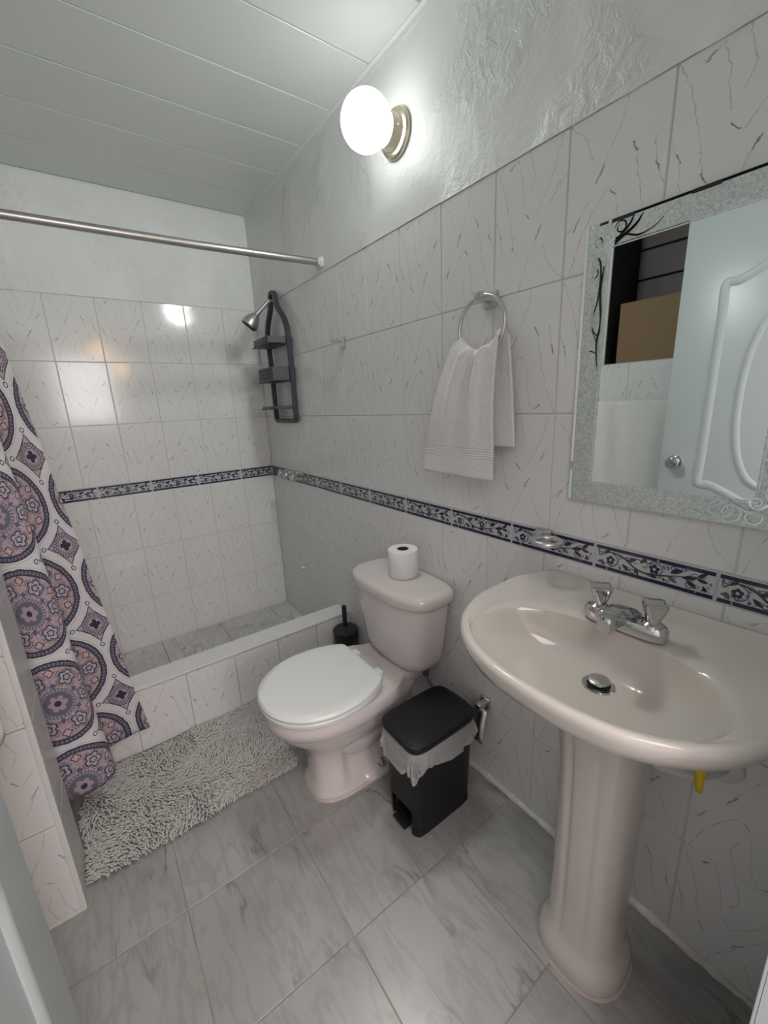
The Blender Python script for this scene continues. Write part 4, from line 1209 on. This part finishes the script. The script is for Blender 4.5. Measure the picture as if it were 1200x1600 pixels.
# faucet
fz = RZ + .0025
FX = -.146
FY = SY - .004
base = loft([[Vector((p.x, p.y, z)) for p in sring(FX, FY, 0, hx, hy, 3.0, 48)] for z, hx, hy in ((fz - .006, .025, .079), (fz + .012, .025, .079), (fz + .019, .021, .075), (fz + .021, .013, .062))])
spout = loft([[Vector((x, FY + .004 + yy, zc + hz * q)) for yy, q in ((-hw, -.7), (-hw * .7, -1), (hw * .7, -1), (hw, -.7), (hw, .5), (hw * .6, 1), (-hw * .6, 1), (-hw, .5))] for x, hw, zc, hz in
              ((FX + .014, .030, fz + .018, .014), (FX - .010, .028, fz + .023, .017), (FX - .034, .021, fz + .028, .016), (FX - .058, .0165, fz + .026, .015), (FX - .074, .015, fz + .022, .015), (FX - .078, .012, fz + .020, .012))])
fct = part('faucet', join(base, spout), M['chrome'], sk, 35); fct['label'] = 'chrome two handle centerset faucet'
for s_g in (-1, 1):
    yy = FY + s_g * .051
    prof = [(.014, .021), (.022, .019), (.026, .013), (.030, .0135), (.040, .0155), (.060, .0215), (.065, .021), (.0665, .017), (.066, .004)]
    hv, hf = lathe(prof, (FX, yy, fz), (0, 0, 1), 32)
    hv2 = []
    for q in hv:   # fluted grip
        a = math.atan2(q.y - yy, q.x - FX); r = math.hypot(q.x - FX, q.y - yy)
        if q.z > fz + .031: r *= 1 + .17 * math.cos(4 * a + .5)
        hv2.append(Vector((FX + r * math.cos(a), yy + r * math.sin(a), q.z)))
    part('handle', (hv2, hf), M['chrome'], fct, 30)
# drain and supply pipes under the basin
part('drain_pipe', tube(catmull([(-.215, SY, .70), (-.16, SY - .05, .60), (-.09, SY - .13, .560), (-.03, SY - .165, .556), (-.003, SY - .165, .556)], 8), .015, 14), M['pvc'], sk)
part('wall_flange', lathe([(0, .040), (.006, .038), (.012, .026)], (-.0025, SY - .165, .552), (-1, 0, 0), 24), M['pvc'], sk)
part('supply_valve', join(tube([(-.004, SY - .10, .505), (-.02, SY - .10, .505), (-.05, SY - .105, .515)], .010, 10), tube([(-.05, SY - .112, .515), (-.07, SY - .10, .62)], .006, 8)), M['pvc'], sk)
yt = []
for i in range(6):
    t = i / 5; yt.append([Vector((-.120 - .003 * math.sin(t * 4), SY - .157 + sgn * (.012 - .007 * t) - .004 * t, .622 - .070 * t)) for sgn in (-1, 1)])
o = part('tape_tag', ([q for r in yt for q in r], [(2 * i, 2 * i + 1, 2 * i + 3, 2 * i + 2) for i in range(5)]), M['yellow'], sk); o['label'] = 'strip of yellow thread tape'
md = o.modifiers.new('t', 'SOLIDIFY'); md.thickness = .0015

# ------------------------------------------------------------------ bath mat
mt = empty('bath_mat', (-.86, -1.09, 0)); tag(mt, 'grey shaggy chenille bath mat on the floor before the curb', 'bath mat')
MX0, MX1, MYa, MYb = -1.190, -.525, -1.318, -.866
def mat_h(x, y):   # soft crease where the mat was folded, and a gentle ripple
    c = -.822 - (y + 1.09) * -.07
    return .004 + .006 * math.exp(-((x - c) / .018) ** 2) * (1.0 if y < -1.2 else .55) + .0015 * math.sin(x * 21) + .001 * math.sin(y * 17 + 1)
nx, ny = 60, 40; V = []; F = []
for j in range(ny + 1):
    for i in range(nx + 1):
        x = MX0 + .004 + (MX1 - MX0 - .008) * i / nx; y = MYa + .006 + (MYb - MYa - .012) * j / ny
        V.append((x, y, mat_h(x, y) + .002))
for j in range(ny):
    for i in range(nx):
        q = j * (nx + 1) + i; F.append((q, q + 1, q + nx + 2, q + nx + 1))
o = part('backing', (V, F), M['matbase'], mt, 60); md = o.modifiers.new('t', 'SOLIDIFY'); md.thickness = .003; md.offset = -1
rnd = random.Random(11); V = []; F = []
step = .0064
gx, gy = int((MX1 - MX0) / step), int((MYb - MYa) / step)
for a in range(gx + 1):
    for b in range(gy + 1):
        x = MX0 + a * step + rnd.uniform(-.003, .003); y = MYa + b * step + rnd.uniform(-.003, .003)
        z = mat_h(x, y) + .002
        fl_ = noise.noise(Vector((x * 6, y * 6, 0))) * 2.2 + noise.noise(Vector((x * 22, y * 22, 4))) * 1.0
        ang = -.9 + fl_ + rnd.uniform(-.5, .5)
        if x > -.82: ang = .6 + fl_ + rnd.uniform(-.5, .5)
        L = rnd.uniform(.012, .019); lean = rnd.uniform(.65, .95)
        d = Vector((math.cos(ang), math.sin(ang), 0)); q = Vector((-d.y, d.x, 0)); r = rnd.uniform(.0018, .0024)
        p0 = Vector((x, y, z - .001)); p1 = p0 + d * L * .35 * lean + Vector((0, 0, .0075)); p2 = p0 + d * L * lean + Vector((0, 0, .0085 + rnd.uniform(-.002, .002))); p3 = p2 + d * .0035 + Vector((0, 0, -.0025))
        o0 = len(V)
        for pp, rr_ in ((p0, r * .8), (p1, r), (p2, r), (p3, r * .45)):
            upv = Vector((0, 0, 1)) if pp is not p0 else Vector((-d.x * .5, -d.y * .5, .6))
            for k in range(5):
                t = 2 * PI * k / 5; V.append(pp + q * (rr_ * math.cos(t)) + upv * (rr_ * math.sin(t)))
        for s in range(3):
            for k in range(5):
                l = (k + 1) % 5; F.append((o0 + s * 5 + k, o0 + s * 5 + l, o0 + s * 5 + 5 + l, o0 + s * 5 + 5 + k))
        F.append(tuple(o0 + 15 + k for k in range(5)))
o0 = Vector(mt.location)
me = bpy.data.meshes.new('pile'); me.from_pydata([tuple(v - o0) for v in V], [], F)
o = link('pile', me, M['mat'], mt, 80); o['kind'] = 'stuff'

# ------------------------------------------------------------------ warm bulbs in the hall, seen only as reflections
for i, (x, y, z) in enumerate(((-.56, -4.0, 2.12), (-.35, -4.0, 1.91))):
    hb = empty('hall_bulb', (x, y, z)); tag(hb, ('upper' if i == 0 else 'lower') + ' warm hall bulb reflected in the back wall tiles', 'bulb', 'hall bulbs')
    part('glass', lathe([(-.05, .006), (-.045, .03), (-.02, .05), (.01, .05), (.035, .030), (.05, .02)], (x, y, z), (0, 0, 1), 20), M['warm'], hb)
    part('cord', tube([(x, y, z + .05), (x, y, 2.6)], .004, 6), M['black'], hb)
